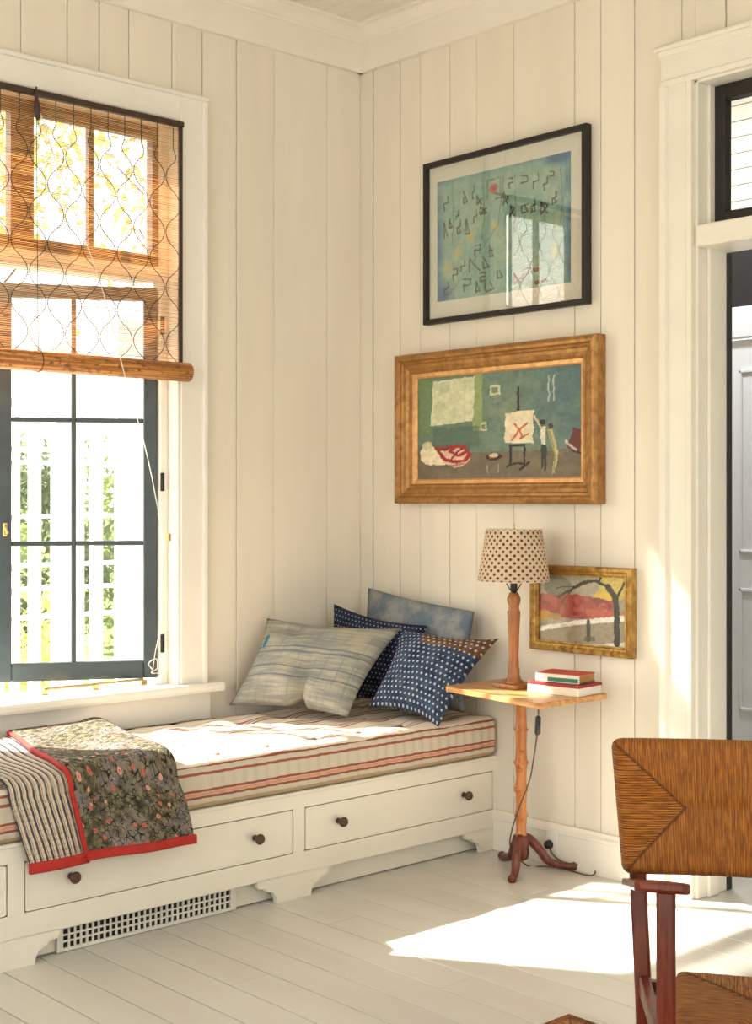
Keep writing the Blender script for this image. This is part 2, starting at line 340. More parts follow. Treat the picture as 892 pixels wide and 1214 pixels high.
def gridmesh(name, nu, nv, fn, m, parent=None, uvf=None, solid=0, smooth=True):
    vs = []; uvs = []
    for j in range(nv+1):
        for i in range(nu+1):
            u, v = i/nu, j/nv; vs.append(tuple(float(c) for c in fn(u, v))); uvs.append(uvf(u, v) if uvf else (u, v))
    fs = [(j*(nu+1)+i, j*(nu+1)+i+1, (j+1)*(nu+1)+i+1, (j+1)*(nu+1)+i) for j in range(nv) for i in range(nu)]
    me = bpy.data.meshes.new(name); me.from_pydata(vs, [], fs); uvl = me.uv_layers.new(name='UVMap')
    li = np.empty(len(me.loops), dtype=np.int32); me.loops.foreach_get('vertex_index', li)
    uvl.data.foreach_set('uv', np.array(uvs, dtype=np.float32)[li].ravel())
    o = link(name, me, m, parent, smooth)
    if solid:
        md = o.modifiers.new('solid', 'SOLIDIFY'); md.thickness = solid; md.offset = -1
    return o
# ================================================================ THE ROOM
CE = 3.362; XL, YB = -5.5, -6.3; T = .2
WX0, WX1, WZ0, WZ1 = -2.235, -.945, .64, 2.795          # window opening in the left wall
DY0, DY1, DZ = -2.62, -1.70, 2.776                     # doorway in the right wall
floor = MB().box(XL-T, 0, YB-T, .2, -.12, -.024).build('floor', 'floorgap'); tag(floor, kind='structure')
x = 0.; k = 0; pre = {}
while x > XL:
    x1 = x-.1385; y = .0; ends = sorted({random.uniform(-1.0, -6) for _ in range(1)} | ({-1.075} if k == 7 else {-1.80} if k == 8 else set()), reverse=True)
    for e in list(ends)+[YB]:
        if y-e < .3 and e != YB: continue
        bx('plank', 'floor', floor, x1+.0023, x-.0023, e+.0014, y-.0014, -.022, random.uniform(-.0008, .0004), .0012); y = e
    x = x1; k += 1
ceiling = MB().box(XL-T, .2, YB-T, .2, CE+.02, CE+.15).build('ceiling', 'gap'); tag(ceiling, kind='structure')
x = 0.
while x > XL: bx('plank', 'ceil', ceiling, x-.0935, x-.0015, YB, 0, CE, CE+.018, .003); x -= .095
# left wall (window wall): backing round the opening, planks in front
wl = MB(); G = .014
wl.box(XL-T, WX0, G, T, 0, CE+.02).box(WX1, 0+T, G, T, 0, CE+.02).box(WX0, WX1, G, T, 0, WZ0).box(WX0, WX1, G, T, WZ1, CE+.02)
wall_left = wl.build('wall_left', 'gap'); tag(wall_left, kind='structure')
ed = [.0005, -.19, -.473, -.661, -.827, -.969, -1.16, -1.286, -1.418, -1.602, -1.78, -1.93, -2.09]
while ed[-1] > XL: ed.append(ed[-1]-random.uniform(.13, .2))
for a, b in zip(ed, ed[1:]):
    j = random.uniform(0, .0025); g = random.choice((.0008, .0012, .0018)); r = (b+g, a-g, j, G)
    if b > WX1 or a < WX0: bx('plank', 'plank', wall_left, *r, 0, 3.20, .002)
    elif a > WX1 > b:
        bx('plank', 'plank', wall_left, WX1, a-g, j, G, 0, 3.2, .002); bx('plank', 'plank', wall_left, b+g, WX1, j, G, WZ1, 3.2, .002)
    elif a > WX0 > b:
        bx('plank', 'plank', wall_left, b+g, WX0, j, G, 0, 3.2, .002); bx('plank', 'plank', wall_left, WX0, a-g, j, G, WZ1, 3.2, .002)
    else: bx('plank', 'plank', wall_left, *r, WZ1, 3.2, .002)
# right wall (picture wall) with the doorway
wr = MB(); DT = .17
wr.box(G, DT, DY1, 0, 0, CE+.02).box(G, DT, YB-T, DY0, 0, CE+.02).box(G, DT, DY0, DY1, DZ, CE+.02)
wall_right = wr.build('wall_right', 'gap'); tag(wall_right, kind='structure')
ed = [.010, -.075, -.243, -.364, -.533, -.682, -.877, -1.175, -1.296, -1.446, -1.644, -1.819, -1.96, -2.12, -2.25, -2.41, -2.55]
while ed[-1] > YB: ed.append(ed[-1]-random.uniform(.13, .2))
for a, b in zip(ed, ed[1:]):
    j = random.uniform(0, .0025); g = random.choice((.001, .0016, .0024))
    if b > DY1 or a < DY0: bx('plank', 'plank', wall_right, j, G, b+g, a-g, 0, 3.20, .002)
    elif a > DY1 > b:
        bx('plank', 'plank', wall_right, j, G, DY1, a-g, 0, 3.2, .002); bx('plank', 'plank', wall_right, j, G, b+g, DY1, DZ, 3.2, .002)
    elif a > DY0 > b:
        bx('plank', 'plank', wall_right, j, G, b+g, DY0, 0, 3.2, .002); bx('plank', 'plank', wall_right, j, G, DY0, a-g, DZ, 3.2, .002)
    else: bx('plank', 'plank', wall_right, j, G, b+g, a-g, DZ, 3.2, .002)
# walls behind the photographer, each with a window opening for sky light and a fill lamp
wb = MB().box(XL-T, -3.9, YB-T, YB, 0, CE).box(-1.3, T, YB-T, YB, 0, CE).box(-3.9, -1.3, YB-T, YB, 0, .8).box(-3.9, -1.3, YB-T, YB, 2.7, CE)
tag(wb.build('wall_back', 'trim'), kind='structure')
ws = MB().box(XL-T, XL, YB, -3.9, 0, CE).box(XL-T, XL, -1.3, .2, 0, CE).box(XL-T, XL, -3.9, -1.3, 0, .8).box(XL-T, XL, -3.9, -1.3, 2.7, CE)
tag(ws.build('wall_side', 'trim'), kind='structure')
# cornice: frieze board, crown moulding, ceiling bead
crown = [(0, 3.177), (.020, 3.177), (.020, 3.298), (.027, 3.301), (.030, 3.308), (.040, 3.314), (.052, 3.326), (.066, 3.340), (.070, 3.343), (.070, 3.349), (.082, 3.351), (.084, CE), (0, CE)]
tag(MB().prism(crown, lambda p, q, t: (t, -p, q), XL, 0).build('trim_1', 'trim'), kind='structure')
tag(MB().prism(crown, lambda p, q, t: (-p, t, q), YB, 0).build('trim_2', 'trim'), kind='structure')
# skirting on the right wall
sk = [(0, 0), (.018, 0), (.018, .118), (.026, .122), (.026, .134), (.018, .142), (.012, .152), (0, .152)]
tag(MB().prism(sk, lambda p, q, t: (-p, t, q), -1.578, 0).build('baseboard_right', 'trim'), kind='structure')
tag(MB().prism(sk, lambda p, q, t: (-p, t, q), YB, -2.75).build('baseboard_right', 'trim'), kind='structure')
# ---------------------------------------------------------------- window
win = empty('window_1', (-1.59, 0, WZ0), kind='structure')
CW = .122
bx('casing', 'sash_white', win, WX1, WX1+CW, -.026, .0, WZ0, WZ1+.112, .004)
bx('casing', 'sash_white', win, WX0-CW, WX0, -.026, .0, WZ0, WZ1+.112, .004)
bx('casing', 'sash_white', win, WX0, WX1, -.026, .0, WZ1+.005, WZ1+.112, .004)
bx('casing_cap', 'sash_white', win, WX0-CW-.004, WX1+CW+.004, -.042, .0, WZ1+.098, WZ1+.114, .005)
bx('casing_bead', 'sash_white', win, WX1+CW-.024, WX1+CW, -.036, -.020, WZ0, WZ1+.098, .005)
for a, b in ((WX1-.012, WX1), (WX0, WX0+.012)): bx('jamb', 'sash_white', win, a, b, -.02, T+.01, WZ0, WZ1, .002)
bx('jamb', 'sash_white', win, WX0, WX1, -.02, T+.01, WZ1-.012, WZ1+.004, .002)
bx('jamb_stop', 'sash_white', win, WX1-.046, WX1-.012, .045, .10, WZ0, WZ1, .003)
bx('jamb_stop', 'sash_white', win, WX0+.012, WX0+.046, .045, .10, WZ0, WZ1, .003)
sill = [(-.070, .612), (-.074, .622), (-.074, .636), (-.068, .645), (.22, .645), (.30, .628), (.30, .60), (0, .60), (0, .612)]
MB().prism(sill, lambda p, q, t: (t, p, q), WX0-CW-.05, WX1+CW+.05).build('window_sill', 'sash_white', win)
bx('apron', 'sash_white', win, WX0-CW-.02, WX1+CW+.02, -.024, 0, .50, .612, .004)
# fixed transom sash above (in the wall plane)
ts = empty('transom_sash', (-1.59, .08, 2.26)); ts.parent = win; ts.matrix_parent_inverse = win.matrix_basis.inverted(); bpy.context.view_layer.update()
fr = MB()
ZT0, ZT1 = 2.245, 2.783
for a, b in ((-1.018, -.957), (-1.610, -1.520), (-2.223, -2.160)): fr.box(a, b, .06, .10, ZT0, ZT1)
fr.box(-2.16, -1.018, .06, .10, ZT0, ZT0+.045).box(-2.16, -1.018, .06, .10, 2.735, ZT1)
def sub(parent, name, m, *a, **k): return bx(name, m, parent, *a, **k)
fo = fr.build('frame', 'dkbrown', ts)
for xm in (-1.280, -1.890): sub(ts, 'muntin', 'dkbrown', xm-.011, xm+.011, .066, .094, ZT0+.045, 2.735)
for a, b in ((-1.269, -1.018), (-1.520, -1.291), (-1.879, -1.610), (-2.16, -1.901)): sub(ts, 'pane', 'glass', a, b, .078, .081, ZT0+.045, 2.735, bevel=0)
bx('transom_bar', 'sash_white', win, WX0+.012, WX1-.012, .04, .14, 2.185, 2.243, .004)
# outward opening casements
def casement(hx, sgn, ang, nm='casement'):
    W, z0, z1 = .585, .668, 2.165
    e = empty(nm, (hx, .075, z0)); e.parent = win; e.matrix_parent_inverse = win.matrix_basis.inverted(); bpy.context.view_layer.update()
    ca, sa = math.cos(ang), math.sin(ang); d = np.array([-sgn*ca, sa, 0]); nn = np.array([sgn*sa, ca, 0]); o = np.array([hx, .075, 0])
    def piece(name, m, a, b, za, zb, t0=-.02, t1=.02):
        mb = MB(); c = o+d*(a+b)/2+nn*(t0+t1)/2; c[2] = (za+zb)/2
        mb.obox(c, d*(b-a)/2, nn*(t1-t0)/2, (0, 0, (zb-za)/2)); return mb.build(name, m, e, bevel=.003 if m != 'glass' else 0)
    piece('stile', 'dkframe', 0, .05, z0, z1); piece('stile', 'dkframe', W-.045, W, z0, z1)
    piece('rail', 'dkframe', .05, W-.045, z0, z0+.068); piece('rail', 'dkframe', .05, W-.045, z1-.05, z1)
    cols = [(.05, .303), (.321, W-.045)]; rows = [z0+.068, 1.186, 1.654, z1-.05]
    piece('muntin', 'dkframe', .303, .321, z0+.068, z1-.05, -.012, .012)
    for i, (a, b) in enumerate(cols):
        for zr in rows[1:3]: piece('muntin', 'dkframe', a, b, zr-.009, zr+.009, -.012, .012)
        for za, zb in zip(rows, rows[1:]): piece('pane', 'glass', a, b, za+(0 if za == rows[0] else .009), zb-(0 if zb == rows[3] else .009), -.002, .002)
    for zh in (.80, 1.42, 2.02):
        MB().tube([o+np.array([.008*sgn, -.028, zh-.035]), o+np.array([.008*sgn, -.028, zh+.035])], .009, 8).build('hinge', 'iron', e)
    L = o+d*(W-.022)-nn*.026
    piece('latch', 'brass', W-.030, W-.014, 1.215, 1.265, -.026, -.02)
    MB().tube([L+np.array([0, 0, 1.255]), L-nn*.022+np.array([0, 0, 1.25]), L-nn*.024-d*.01+np.array([0, 0, 1.225])], .005, 6).build('handle', 'brass', e)
casement(-.990, 1, math.radians(29)); casement(-2.185, -1, math.radians(140))
# brass casement stay lying on the sill
a, b = wA(52, 807, .085), wA(170, 801, .085); a[2] = b[2] = .664
st = MB().tube([a, b], .0055, 6); o_ = st.build('stay_bar', 'brass', win)
for p in (a, b, (a*.5+b*.5)): MB().obox(p-np.array([0, 0, .010]), (.012, 0, 0), (0, .008, 0), (0, 0, .0085)).build('stay_peg', 'brass', win)
MB().obox(wA(200, 637, -.033), (.006, 0, 0), (0, .007, 0), (0, 0, .014)).build('cord_hook', 'brass', win)
# ---------------------------------------------------------------- doorway
dr = empty('door_1', (.05, (DY0+DY1)/2, 0), kind='structure')
cas = [(0, 0), (-.022, 0), (-.024, .018), (-.018, .024), (-.018, .094), (-.030, .100), (-.034, .122), (0, .126)]
MB().prism(cas, lambda p, q, t: (p, DY1+q, t), 0, DZ-.006).build('casing', 'trim', dr)
MB().prism(cas, lambda p, q, t: (p, DY0-q, t), 0, DZ-.006).build('casing', 'trim', dr)
MB().prism([(p, q) for p, q in cas], lambda p, q, t: (p, t, DZ-.006+q), DY0-.126, DY1+.126).build('casing', 'trim', dr)
bx('casing_cap', 'trim', dr, -.048, 0, DY0-.14, DY1+.14, 2.888, 2.904, .005)
for a, b in ((DY1-.014, DY1), (DY0, DY0+.014)): bx('jamb', 'trim', dr, -.004, DT, a, b, 0, DZ, .002)
bx('jamb', 'trim', dr, -.004, DT, DY0, DY1, DZ-.014, DZ, .002)
for a, b in ((DY1-.028, DY1-.014), (DY0+.014, DY0+.028)): bx('door_stop', 'trim', dr, .045, .105, a, b, 0, DZ-.014, .003)
bx('transom_bar', 'trim', dr, -.020, DT, DY0+.014, DY1-.014, 2.205, 2.278, .006)
bx('black_strip', 'black', dr, DT-.004, DT+.026, DY1-.018, DY1-.010, 0, 2.205, .001)  # thin black strip along the hall edge of the jamb
tf = MB(); ya, yb, za, zb = DY0+.016, DY1-.016, 2.28, DZ-.016
tf.box(.075, .12, ya, ya+.05, za, zb).box(.075, .12, yb-.05, yb, za, zb).box(.075, .12, ya+.05, yb-.05, za, za+.05).box(.075, .12, ya+.05, yb-.05, zb-.05, zb)
tf.build('transom_frame', 'black_frame', dr, bevel=.003)
bx('pane', 'glass', dr, .095, .099, ya+.05, yb-.05, za+.05, zb-.05, 0)
# the hall beyond
tag(bx('floor', 'floor', None, 0, 2.0, -3.4, -.3, -.12, -.001, 0), kind='structure')
tag(bx('ceiling', 'ceil', None, DT, 2.0, -3.4, -.3, 3.3, 3.4, 0), kind='structure')
DA, DB = -1.86, -.825
hw = MB().box(1.52, 1.7, -3.4, -.3, 2.62, 3.4).box(1.52, 1.7, DB, -.3, 0, 2.62).box(1.52, 1.7, -3.4, DA, 0, 2.62).build('wall_hall', 'trim'); tag(hw, kind='structure')
for i in range(9): bx('plank', 'plank', hw, 1.505, 1.519, -3.4, -.45, 2.64+i*.073, 2.64+i*.073+.069, .002)
tag(bx('wall_hall_side', 'trim', None, DT, 1.7, -.45, -.3, 0, 3.3, 0), kind='structure')
tag(bx('wall_hall_block', 'trim', None, DT, 1.7, -3.4, -3.25, 0, 3.3, 0), kind='structure')  # unseen end wall added to keep sky light off the door jamb
d2 = empty('door_2', (1.5, -1.35, 0), kind='structure')
bx('casing', 'hallwhite', d2, 1.47, 1.53, DA, DB, 2.084, 2.225, .005)
bx('transom_panel', 'black', d2, 1.50, 1.53, DA, DB, 2.225, 2.62, .005)
lf = bx('leaf', 'hallwhite', d2, 1.50, 1.54, DA+.005, DB-.012, .01, 2.078, .003)
for za, zb in ((.396, .952), (1.11, 1.941)):
    ya, yb = DA+.10, -.905
    for q0, q1, r0, r1 in ((ya, yb, za, za+.016), (ya, yb, zb-.016, zb), (ya, ya+.016, za, zb), (yb-.016, yb, za, zb)):
        bx('panel_moulding', 'hallwhite', lf, 1.488, 1.502, q0, q1, r0, r1, .004)
hl = empty('hall_fill', (.75, -1.1, 3.3), 'unseen ceiling lamp added to brighten the hall beyond the doorway', 'lamp')
MB().lathe([(.10, -.012), (.15, -.012), (.16, -.004), (.16, 0)], (.75, -1.1, 3.3), 24).build('rim', 'hallwhite', hl)
dl = bpy.data.lights.new('fill_disc', 'AREA'); dl.shape = 'DISK'; dl.size = .26; dl.energy = 34; dl.color = (.95, .97, 1)  # unseen fill light added to brighten the white hall door
lo = bpy.data.objects.new('fill_disc', dl); C.objects.link(lo); lo.location = (.75, -1.1, 3.27); lo.parent = hl; lo.matrix_parent_inverse = hl.matrix_basis.inverted()
# ================================================================ WINDOW BENCH
FY = -.79; BX0 = -3.05
bench = empty('window_bench', (-1.5, -.4, 0), 'long cream painted window bench with drawers under the striped mattress', 'bench')
face = MB(); ZF = [.155, .305, .345]
dx = [(-3.03, -2.065), (-2.012, -1.012), (-.963, -.022)]
face.box(BX0, 0, FY, FY+.02, .305, .350).box(BX0, 0, FY, FY+.02, .085, .155)
prev = BX0
for a, b in dx: face.box(prev, a, FY, FY+.02, .155, .305); prev = b
face.box(prev, 0, FY, FY+.02, .155, .305); face.box(BX0, BX0+.02, FY+.02, -.03, 0, .35)
face.build('face_frame', 'bench', bench)
bx('seat_board', 'bench', bench, BX0, -.002, FY-.004, -.03, .350, .362, .003)
bx('carcass_back', 'gap', bench, BX0, -.02, FY+.034, FY+.044, .14, .31, 0)
def bracket(xc, hw):    # bracket foot: straight post with a cyma each side
    pts = [(-hw, 0)]
    prof = [(0, 0), (.001, .012), (.005, .024), (.013, .035), (.025, .043), (.042, .047), (.044, .058), (.072, .060), (.080, .066), (.083, .086)]
    left = [(xc-hw-p, z) for p, z in prof]; right = [(xc+hw+p, z) for p, z in prof]
    return left[::-1] + right
for xc, hw in ((-2.04, .062), (-1.008, .074), (-.045, .045), (-3.0, .04)):
    poly = bracket(xc, hw); poly = [(max(BX0, min(0, p)), q) for p, q in poly]
    MB().prism(poly, lambda p, q, t: (p, t, q), FY, FY+.02).build('foot', 'bench', bench)
bx('kickboard', 'bench', bench, BX0, -.01, FY+.05, FY+.062, .004, .14, 0)
for a, b in dx:
    g = .0042; dw = empty('drawer', ((a+b)/2, FY, .23)); dw.parent = bench; dw.matrix_parent_inverse = bench.matrix_basis.inverted(); bpy.context.view_layer.update()
    bx('drawer_front', 'bench', dw, a+g, b-g, FY+.0015, FY+.022, .155+g, .305-g, .003)
    rim = MB()
    for q in ((a+g, b-g, .158, .163), (a+g, b-g, .297, .302), (a+g, a+g+.005, .158, .302), (b-g-.005, b-g, .158, .302)): rim.box(q[0], q[1], FY-.0015, FY+.003, q[2], q[3])
    rim.build('cock_bead', 'bench', dw, bevel=.001)
    for kx in (a+.150, b-.165) if a > -2.5 else (b-.17, a+.17):
        m = MB(); prof = [(.010, 0), (.011, .004), (.0065, .009), (.0065, .015), (.013, .021), (.0175, .027), (.018, .032), (.014, .038), (.006, .040)]
        m.lathe(prof, (0, 0, 0), 16); m.v = [(kx+vx, FY-.001-vz, .236+vy) for vx, vy, vz in m.v]; m.build('knob', 'knob', dw, smooth=True)
# floor vent grille set in the kickboard
vent = empty('vent_grille', (-1.55, FY+.04, .0)); vent.parent = bench; vent.matrix_parent_inverse = bench.matrix_basis.inverted(); bpy.context.view_layer.update()
bx('dark_backing', 'black', vent, -1.875, -1.24, FY+.046, FY+.049, .006, .085, 0)  # flat black sheet standing in for the shade behind the grille holes
m = MB(); vx0, vx1, vz0, vz1 = -1.865, -1.248, .012, .070; nc, nr = 30, 3
m.box(-1.885, -1.225, FY+.036, FY+.044, .002, vz0).box(-1.885, -1.225, FY+.036, FY+.044, vz1, .082).box(-1.885, vx0, FY+.036, FY+.044, vz0, vz1).box(vx1, -1.225, FY+.036, FY+.044, vz0, vz1)
cw = (vx1-vx0)/nc; rh = (vz1-vz0)/nr
for i in range(1, nc): m.box(vx0+i*cw-.0032, vx0+i*cw+.0032, FY+.037, FY+.042, vz0, vz1)
for i in range(1, nr): m.box(vx0, vx1, FY+.0375, FY+.0415, vz0+i*rh-.0028, vz0+i*rh+.0028)
m.build('grid', 'metalvent', vent)
# ---------------------------------------------------------------- mattress
def mattress():
    x0, x1, y0, y1, z0, z1, r = -3.04, -.012, FY-.006, -.075, .363, .518, .024
    nx, ny, nz = 270, 44, 9
    tufts = [(x0+.12+i*.21, y0+.13+j*.20+(.1 if i % 2 else 0)*0) for i in range(15) for j in range(4)]
    V = {}; verts = []; faces = []
    def P(i, j, k):
        key = (i, j, k)
        if key in V: return V[key]
        p = np.array([x0+(x1-x0)*i/nx, y0+(y1-y0)*j/ny, z0+(z1-z0)*k/nz])
        q = np.array([min(max(p[0], x0+r), x1-r), min(max(p[1], y0+r), y1-r), min(max(p[2], z0+r), z1-r)])
        d = p-q; n = np.linalg.norm(d)
        s = q+d/n*r if n > 1e-9 else p
        if k == nz:
            for tx, ty in tufts:
                dd = (p[0]-tx)**2+(p[1]-ty)**2
                if dd < .02: s[2] -= .016*math.exp(-dd/.0012)+.006*math.exp(-dd/.006)
            s[2] += .004*math.sin(p[0]*31+2*math.sin(p[1]*9))*math.sin(p[1]*24)
        if j == 0 and 0 < k < nz: s[1] -= .006*abs(math.sin(p[0]*PI/.045))+.004*math.sin(k/nz*PI)
        if (j == 0) and k >= nz-2: s[2] += .005*math.sin(p[0]*19)*math.sin(p[0]*7.3)
        V[key] = len(verts); verts.append(tuple(s)); return V[key]
    for i in range(nx):
        for j in range(ny): faces.append((P(i, j, nz), P(i+1, j, nz), P(i+1, j+1, nz), P(i, j+1, nz))); faces.append((P(i, j, 0), P(i, j+1, 0), P(i+1, j+1, 0), P(i+1, j, 0)))
        for k in range(nz): faces.append((P(i, 0, k), P(i+1, 0, k), P(i+1, 0, k+1), P(i, 0, k+1))); faces.append((P(i, ny, k), P(i, ny, k+1), P(i+1, ny, k+1), P(i+1, ny, k)))
    for j in range(ny):
        for k in range(nz): faces.append((P(0, j, k), P(0, j, k+1), P(0, j+1, k+1), P(0, j+1, k))); faces.append((P(nx, j, k), P(nx, j+1, k), P(nx, j+1, k+1), P(nx, j, k+1)))
    me = bpy.data.meshes.new('body'); me.from_pydata(verts, [], faces)
    root = empty('mattress', (-1.5, -.43, .363), 'tufted cream mattress with red ticking stripes lying on the window bench', 'mattress')
    link('body', me, 'ticking', root, True)
    tm = M['dkwood']
    for tx, ty in tufts:
        if tx > -2.3 and not (-2.1 < tx < -1.30):
            mb = MB().lathe([(.004, 0), (.011, .001), (.012, .005), (.006, .008)], (tx, ty, .5), 8); mb.build('tuft', 'tuftwool', root, smooth=True)
M['tuftwool'] = mat('brown_tuft', rgb(150, 116, 96), .95, .2, 60)
mattress()
# ---------------------------------------------------------------- quilt draped over the front edge
MZ = .530; QT = .012
def drape(s, lift=0.):      # s = distance from the wall side across the bed, over the edge, down the front -> (y, z)
    yb, yf = -.10, FY-.020; rr = .034
    L1 = (yb-(yf+rr))
    if s < L1: return yb-s, MZ+lift+.004*math.sin(s*13)
    a = (s-L1)/rr
    if a < PI/2: return yf+rr-(rr+lift)*math.sin(a), MZ-rr+(rr+lift)*math.cos(a)
    d = (s-L1)-rr*PI/2; return yf-lift-.006*math.sin(d*9), MZ-rr-d
L1 = (-.10-(FY-.020+.034)); LB = L1+.034*PI/2
def qx(s, front, back): t = min(1, s/L1); return back+(front-back)*t
def quilt():
    root = empty('quilt', (-1.7, -.8, .30), 'patterned quilt with floral and striped sides and red binding, draped over the mattress edge', 'quilt')
    SL = LB+.192
    rip = lambda x, s: .008*math.sin(x*21+s*5)*min(1, s/.3)*(1 if s > LB-.05 else .5)+.008
    def edge_r(s):
        d = max(0, s-LB); return qx(s, -1.502, -1.345)+.045*min(1, d/.19) - .02*math.exp(-((s-LB)/.06)**2)
    def fold(s): d = max(0, s-LB); return qx(s, -1.885, -1.70)+.055*min(1, d/.2)
    def edge_l(s): d = max(0, s-LB); return qx(s, -2.075, -2.04)+.062*min(1, d/.2)
    def flo(u, v):
        s = v*(SL+.014*u); x = fold(s)+(edge_r(s)-fold(s))*u; y, z = drape(s, .016+rip(x, s)); 
        if v < .12: z += .018*math.exp(-((u-.92)/.10)**2)*(1-v/.12)*.5
        return x, y, z
    def stp(u, v):
        s = v*(SL+.014); e = edge_l(s); x = e+(fold(s)+.03-e)*u; y, z = drape(s, .004+rip(x, s)*.7)
        return x, y, z
    gridmesh('floral_side', 44, 90, flo, 'floral', root, lambda u, v: (u*.40, v*.95), QT)
    gridmesh('striped_side', 24, 90, stp, 'qstripe', root, lambda u, v: (u*.24, v*.95), .008)
    # red bindings
    def strip(name, fn, n, w, off):
        gridmesh(name, n, 6, fn, 'binding', root, lambda u, v: (u, v), .014)
    def bfold(u, v):
        s = .0+u*(SL+.004); x = fold(s)-.012+.034*v; y, z = drape(s, .016+rip(x, s)+.006+.004*math.sin(v*PI)); return x, y, z
    gridmesh('binding', 90, 6, bfold, 'binding', root, None, .016)
    def bbot(u, v):
        s = SL+.014*u-.012+.027*v; x = fold(SL)-.005+(edge_r(SL)+.006-fold(SL)+.005)*u; y, z = drape(s, .016+rip(x, s)+.004); return x, y, z
    gridmesh('binding', 40, 4, bbot, 'binding', root, None, .018)
    def bbot2(u, v):
        s = SL-.004+.03*v; e = edge_l(SL); x = e-.004+(fold(SL)+.01-e)*u; y, z = drape(s, .004+rip(x, s)*.7+.004); return x, y, z
    gridmesh('binding', 24, 4, bbot2, 'binding', root, None, .014)
quilt()
# ---------------------------------------------------------------- pillows
def pillow(name, bl, br, tr, tl, th, m, label, dent=None, size=(.55, .37), seed=0, pinch=.06):
    bl, br, tr, tl = (np.array(p, float) for p in (bl, br, tr, tl)); n = np.cross(br-bl, tl-bl); n /= np.linalg.norm(n)
    if n @ (CAM-bl) < 0: n = -n
    N = 34; ph = rng.uniform(0, 6, 6)
    def surf(u, v, sgn):
        du = pinch*math.sin(v*PI)*(1-2*u); dv = pinch*math.sin(u*PI)*(1-2*v)
        uu, vv = u+du*(1-math.sin(u*PI))*1.0, v+dv*(1-math.sin(v*PI))*1.0
        if dent: vv += .11*math.exp(-((u-.56)/.055)**2)*(1-v)**3
        p = bl*(1-uu)*(1-vv)+br*uu*(1-vv)+tr*uu*vv+tl*(1-uu)*vv
        e = max(0, (1-abs(2*u-1)**2.4)*(1-abs(2*v-1)**2.4))**.62
        wr = .05*math.sin(7*u+5*v+ph[0])+.04*math.sin(13*u-6*v+ph[1])+.035*math.sin(5*u+17*v+ph[2])+.02*math.sin(27*u+9*v+ph[3])
        h = th*.5*e*(1+wr)
        if dent and sgn > 0:
            for (a, b, sa, sb, dp) in dent: h -= dp*math.exp(-((u-a)/sa)**2-((v-b)/sb)**2)*min(1, e*1.6)
        return p+n*h*sgn
    vs = []; uv = []; fs = []
    idx = {}
    for sgn in (1, -1):
        for j in range(N+1):
            for i in range(N+1):
                b = i in (0, N) or j in (0, N)
                if sgn < 0 and b: idx[(sgn, i, j)] = idx[(1, i, j)]; continue
                idx[(sgn, i, j)] = len(vs); vs.append(tuple(surf(i/N, j/N, sgn))); uv.append((i/N*size[0], j/N*size[1]))
        for j in range(N):
            for i in range(N):
                q = [idx[(sgn, i, j)], idx[(sgn, i+1, j)], idx[(sgn, i+1, j+1)], idx[(sgn, i, j+1)]]; fs.append(q if sgn > 0 else q[::-1])
    me = bpy.data.meshes.new(name); me.from_pydata(vs, [], fs); uvl = me.uv_layers.new(name='UVMap')
    for l in me.loops: uvl.data[l.index].uv = uv[l.vertex_index]
    o = link(name, me, m, None, True); tag(o, label, 'pillow', 'pillows piled on the window bench'); return o
PZ = .528
tl = wB(437, 697, -.075); tr = wB(563, 725, -.07)
pillow('pillow', (-.15, tl[1]-.01, PZ+.01), (-.14, tr[1]-.01, PZ+.01), tr, tl, .10, 'cloud', 'plain washed blue grey pillow leaning upright on the picture wall behind the dotted pillows', size=(.55, .42), pinch=.02)
pillow('pillow', (-.33, -.10, PZ+.012), (-.225, -.56, PZ+.012), (-.17, -.58, .86), wA(396, 716, -.10), .065, 'navy', 'dark navy pillow with small pale dots, mostly hidden behind the grey linen pillow', size=(.55, .40))
pillow('pillow', (-.43, -.52, PZ+.035), wA(520, 862, -.80), wB(592, 757, -.065), wA(474, 744, -.44), .16, 'indigo', 'indigo blue pillow with white dots and a brown patch at the mattress end', size=(.45, .42), pinch=.08)
pillow('pillow', wA(272, 836, -.085), (-.545, -.535, PZ+.01), wA(476, 745, -.47), wA(317, 733, -.075), .18, 'linen', 'large grey beige woven linen pillow with blue threads leaning in the corner by the window', dent=[(.55, .10, .035, .24, .055), (.53, .42, .08, .16, .03), (.12, .86, .12, .05, .03), (.3, .8, .04, .2, .015)], size=(.56, .37), pinch=.05)
# ================================================================ PICTURES
def canvas(name, parent, y0, y1, z0, z1, xo, nu, nv, fn, m):
    U, V = np.meshgrid(np.linspace(0, 1, nu+1), np.linspace(0, 1, nv+1))      # u rightwards in view, v upwards
    wu = (vnoise(U, V, 22, 16, 91)-.5)*.009+(vnoise(U, V, 60, 44, 92)-.5)*.005; wv = (vnoise(U, V, 20, 16, 93)-.5)*.012+(vnoise(U, V, 58, 44, 94)-.5)*.008
    col = fn(np.clip(U+wu, 0, 1), np.clip(V+wv, 0, 1))*(1+.22*(vnoise(U, V, 46, 30, 95)-.5)+.2*(vnoise(U, V, 90, 70, 96)-.5))[..., None]
    ys = y1+(y0-y1)*U; zs = z0+(z1-z0)*V
    vs = np.stack([np.full_like(ys, xo), ys, zs], -1).reshape(-1, 3)
    fs = [(j*(nu+1)+i, j*(nu+1)+i+1, (j+1)*(nu+1)+i+1, (j+1)*(nu+1)+i) for j in range(nv) for i in range(nu)]
    me = bpy.data.meshes.new(name); me.from_pydata(vs.tolist(), [], fs)
    at = me.color_attributes.new('paint', 'FLOAT_COLOR', 'POINT'); c = np.ones((len(vs), 4), np.float32); c[:, :3] = col.reshape(-1, 3)
    at.data.foreach_set('color', c.ravel()); return link(name, me, m, parent)
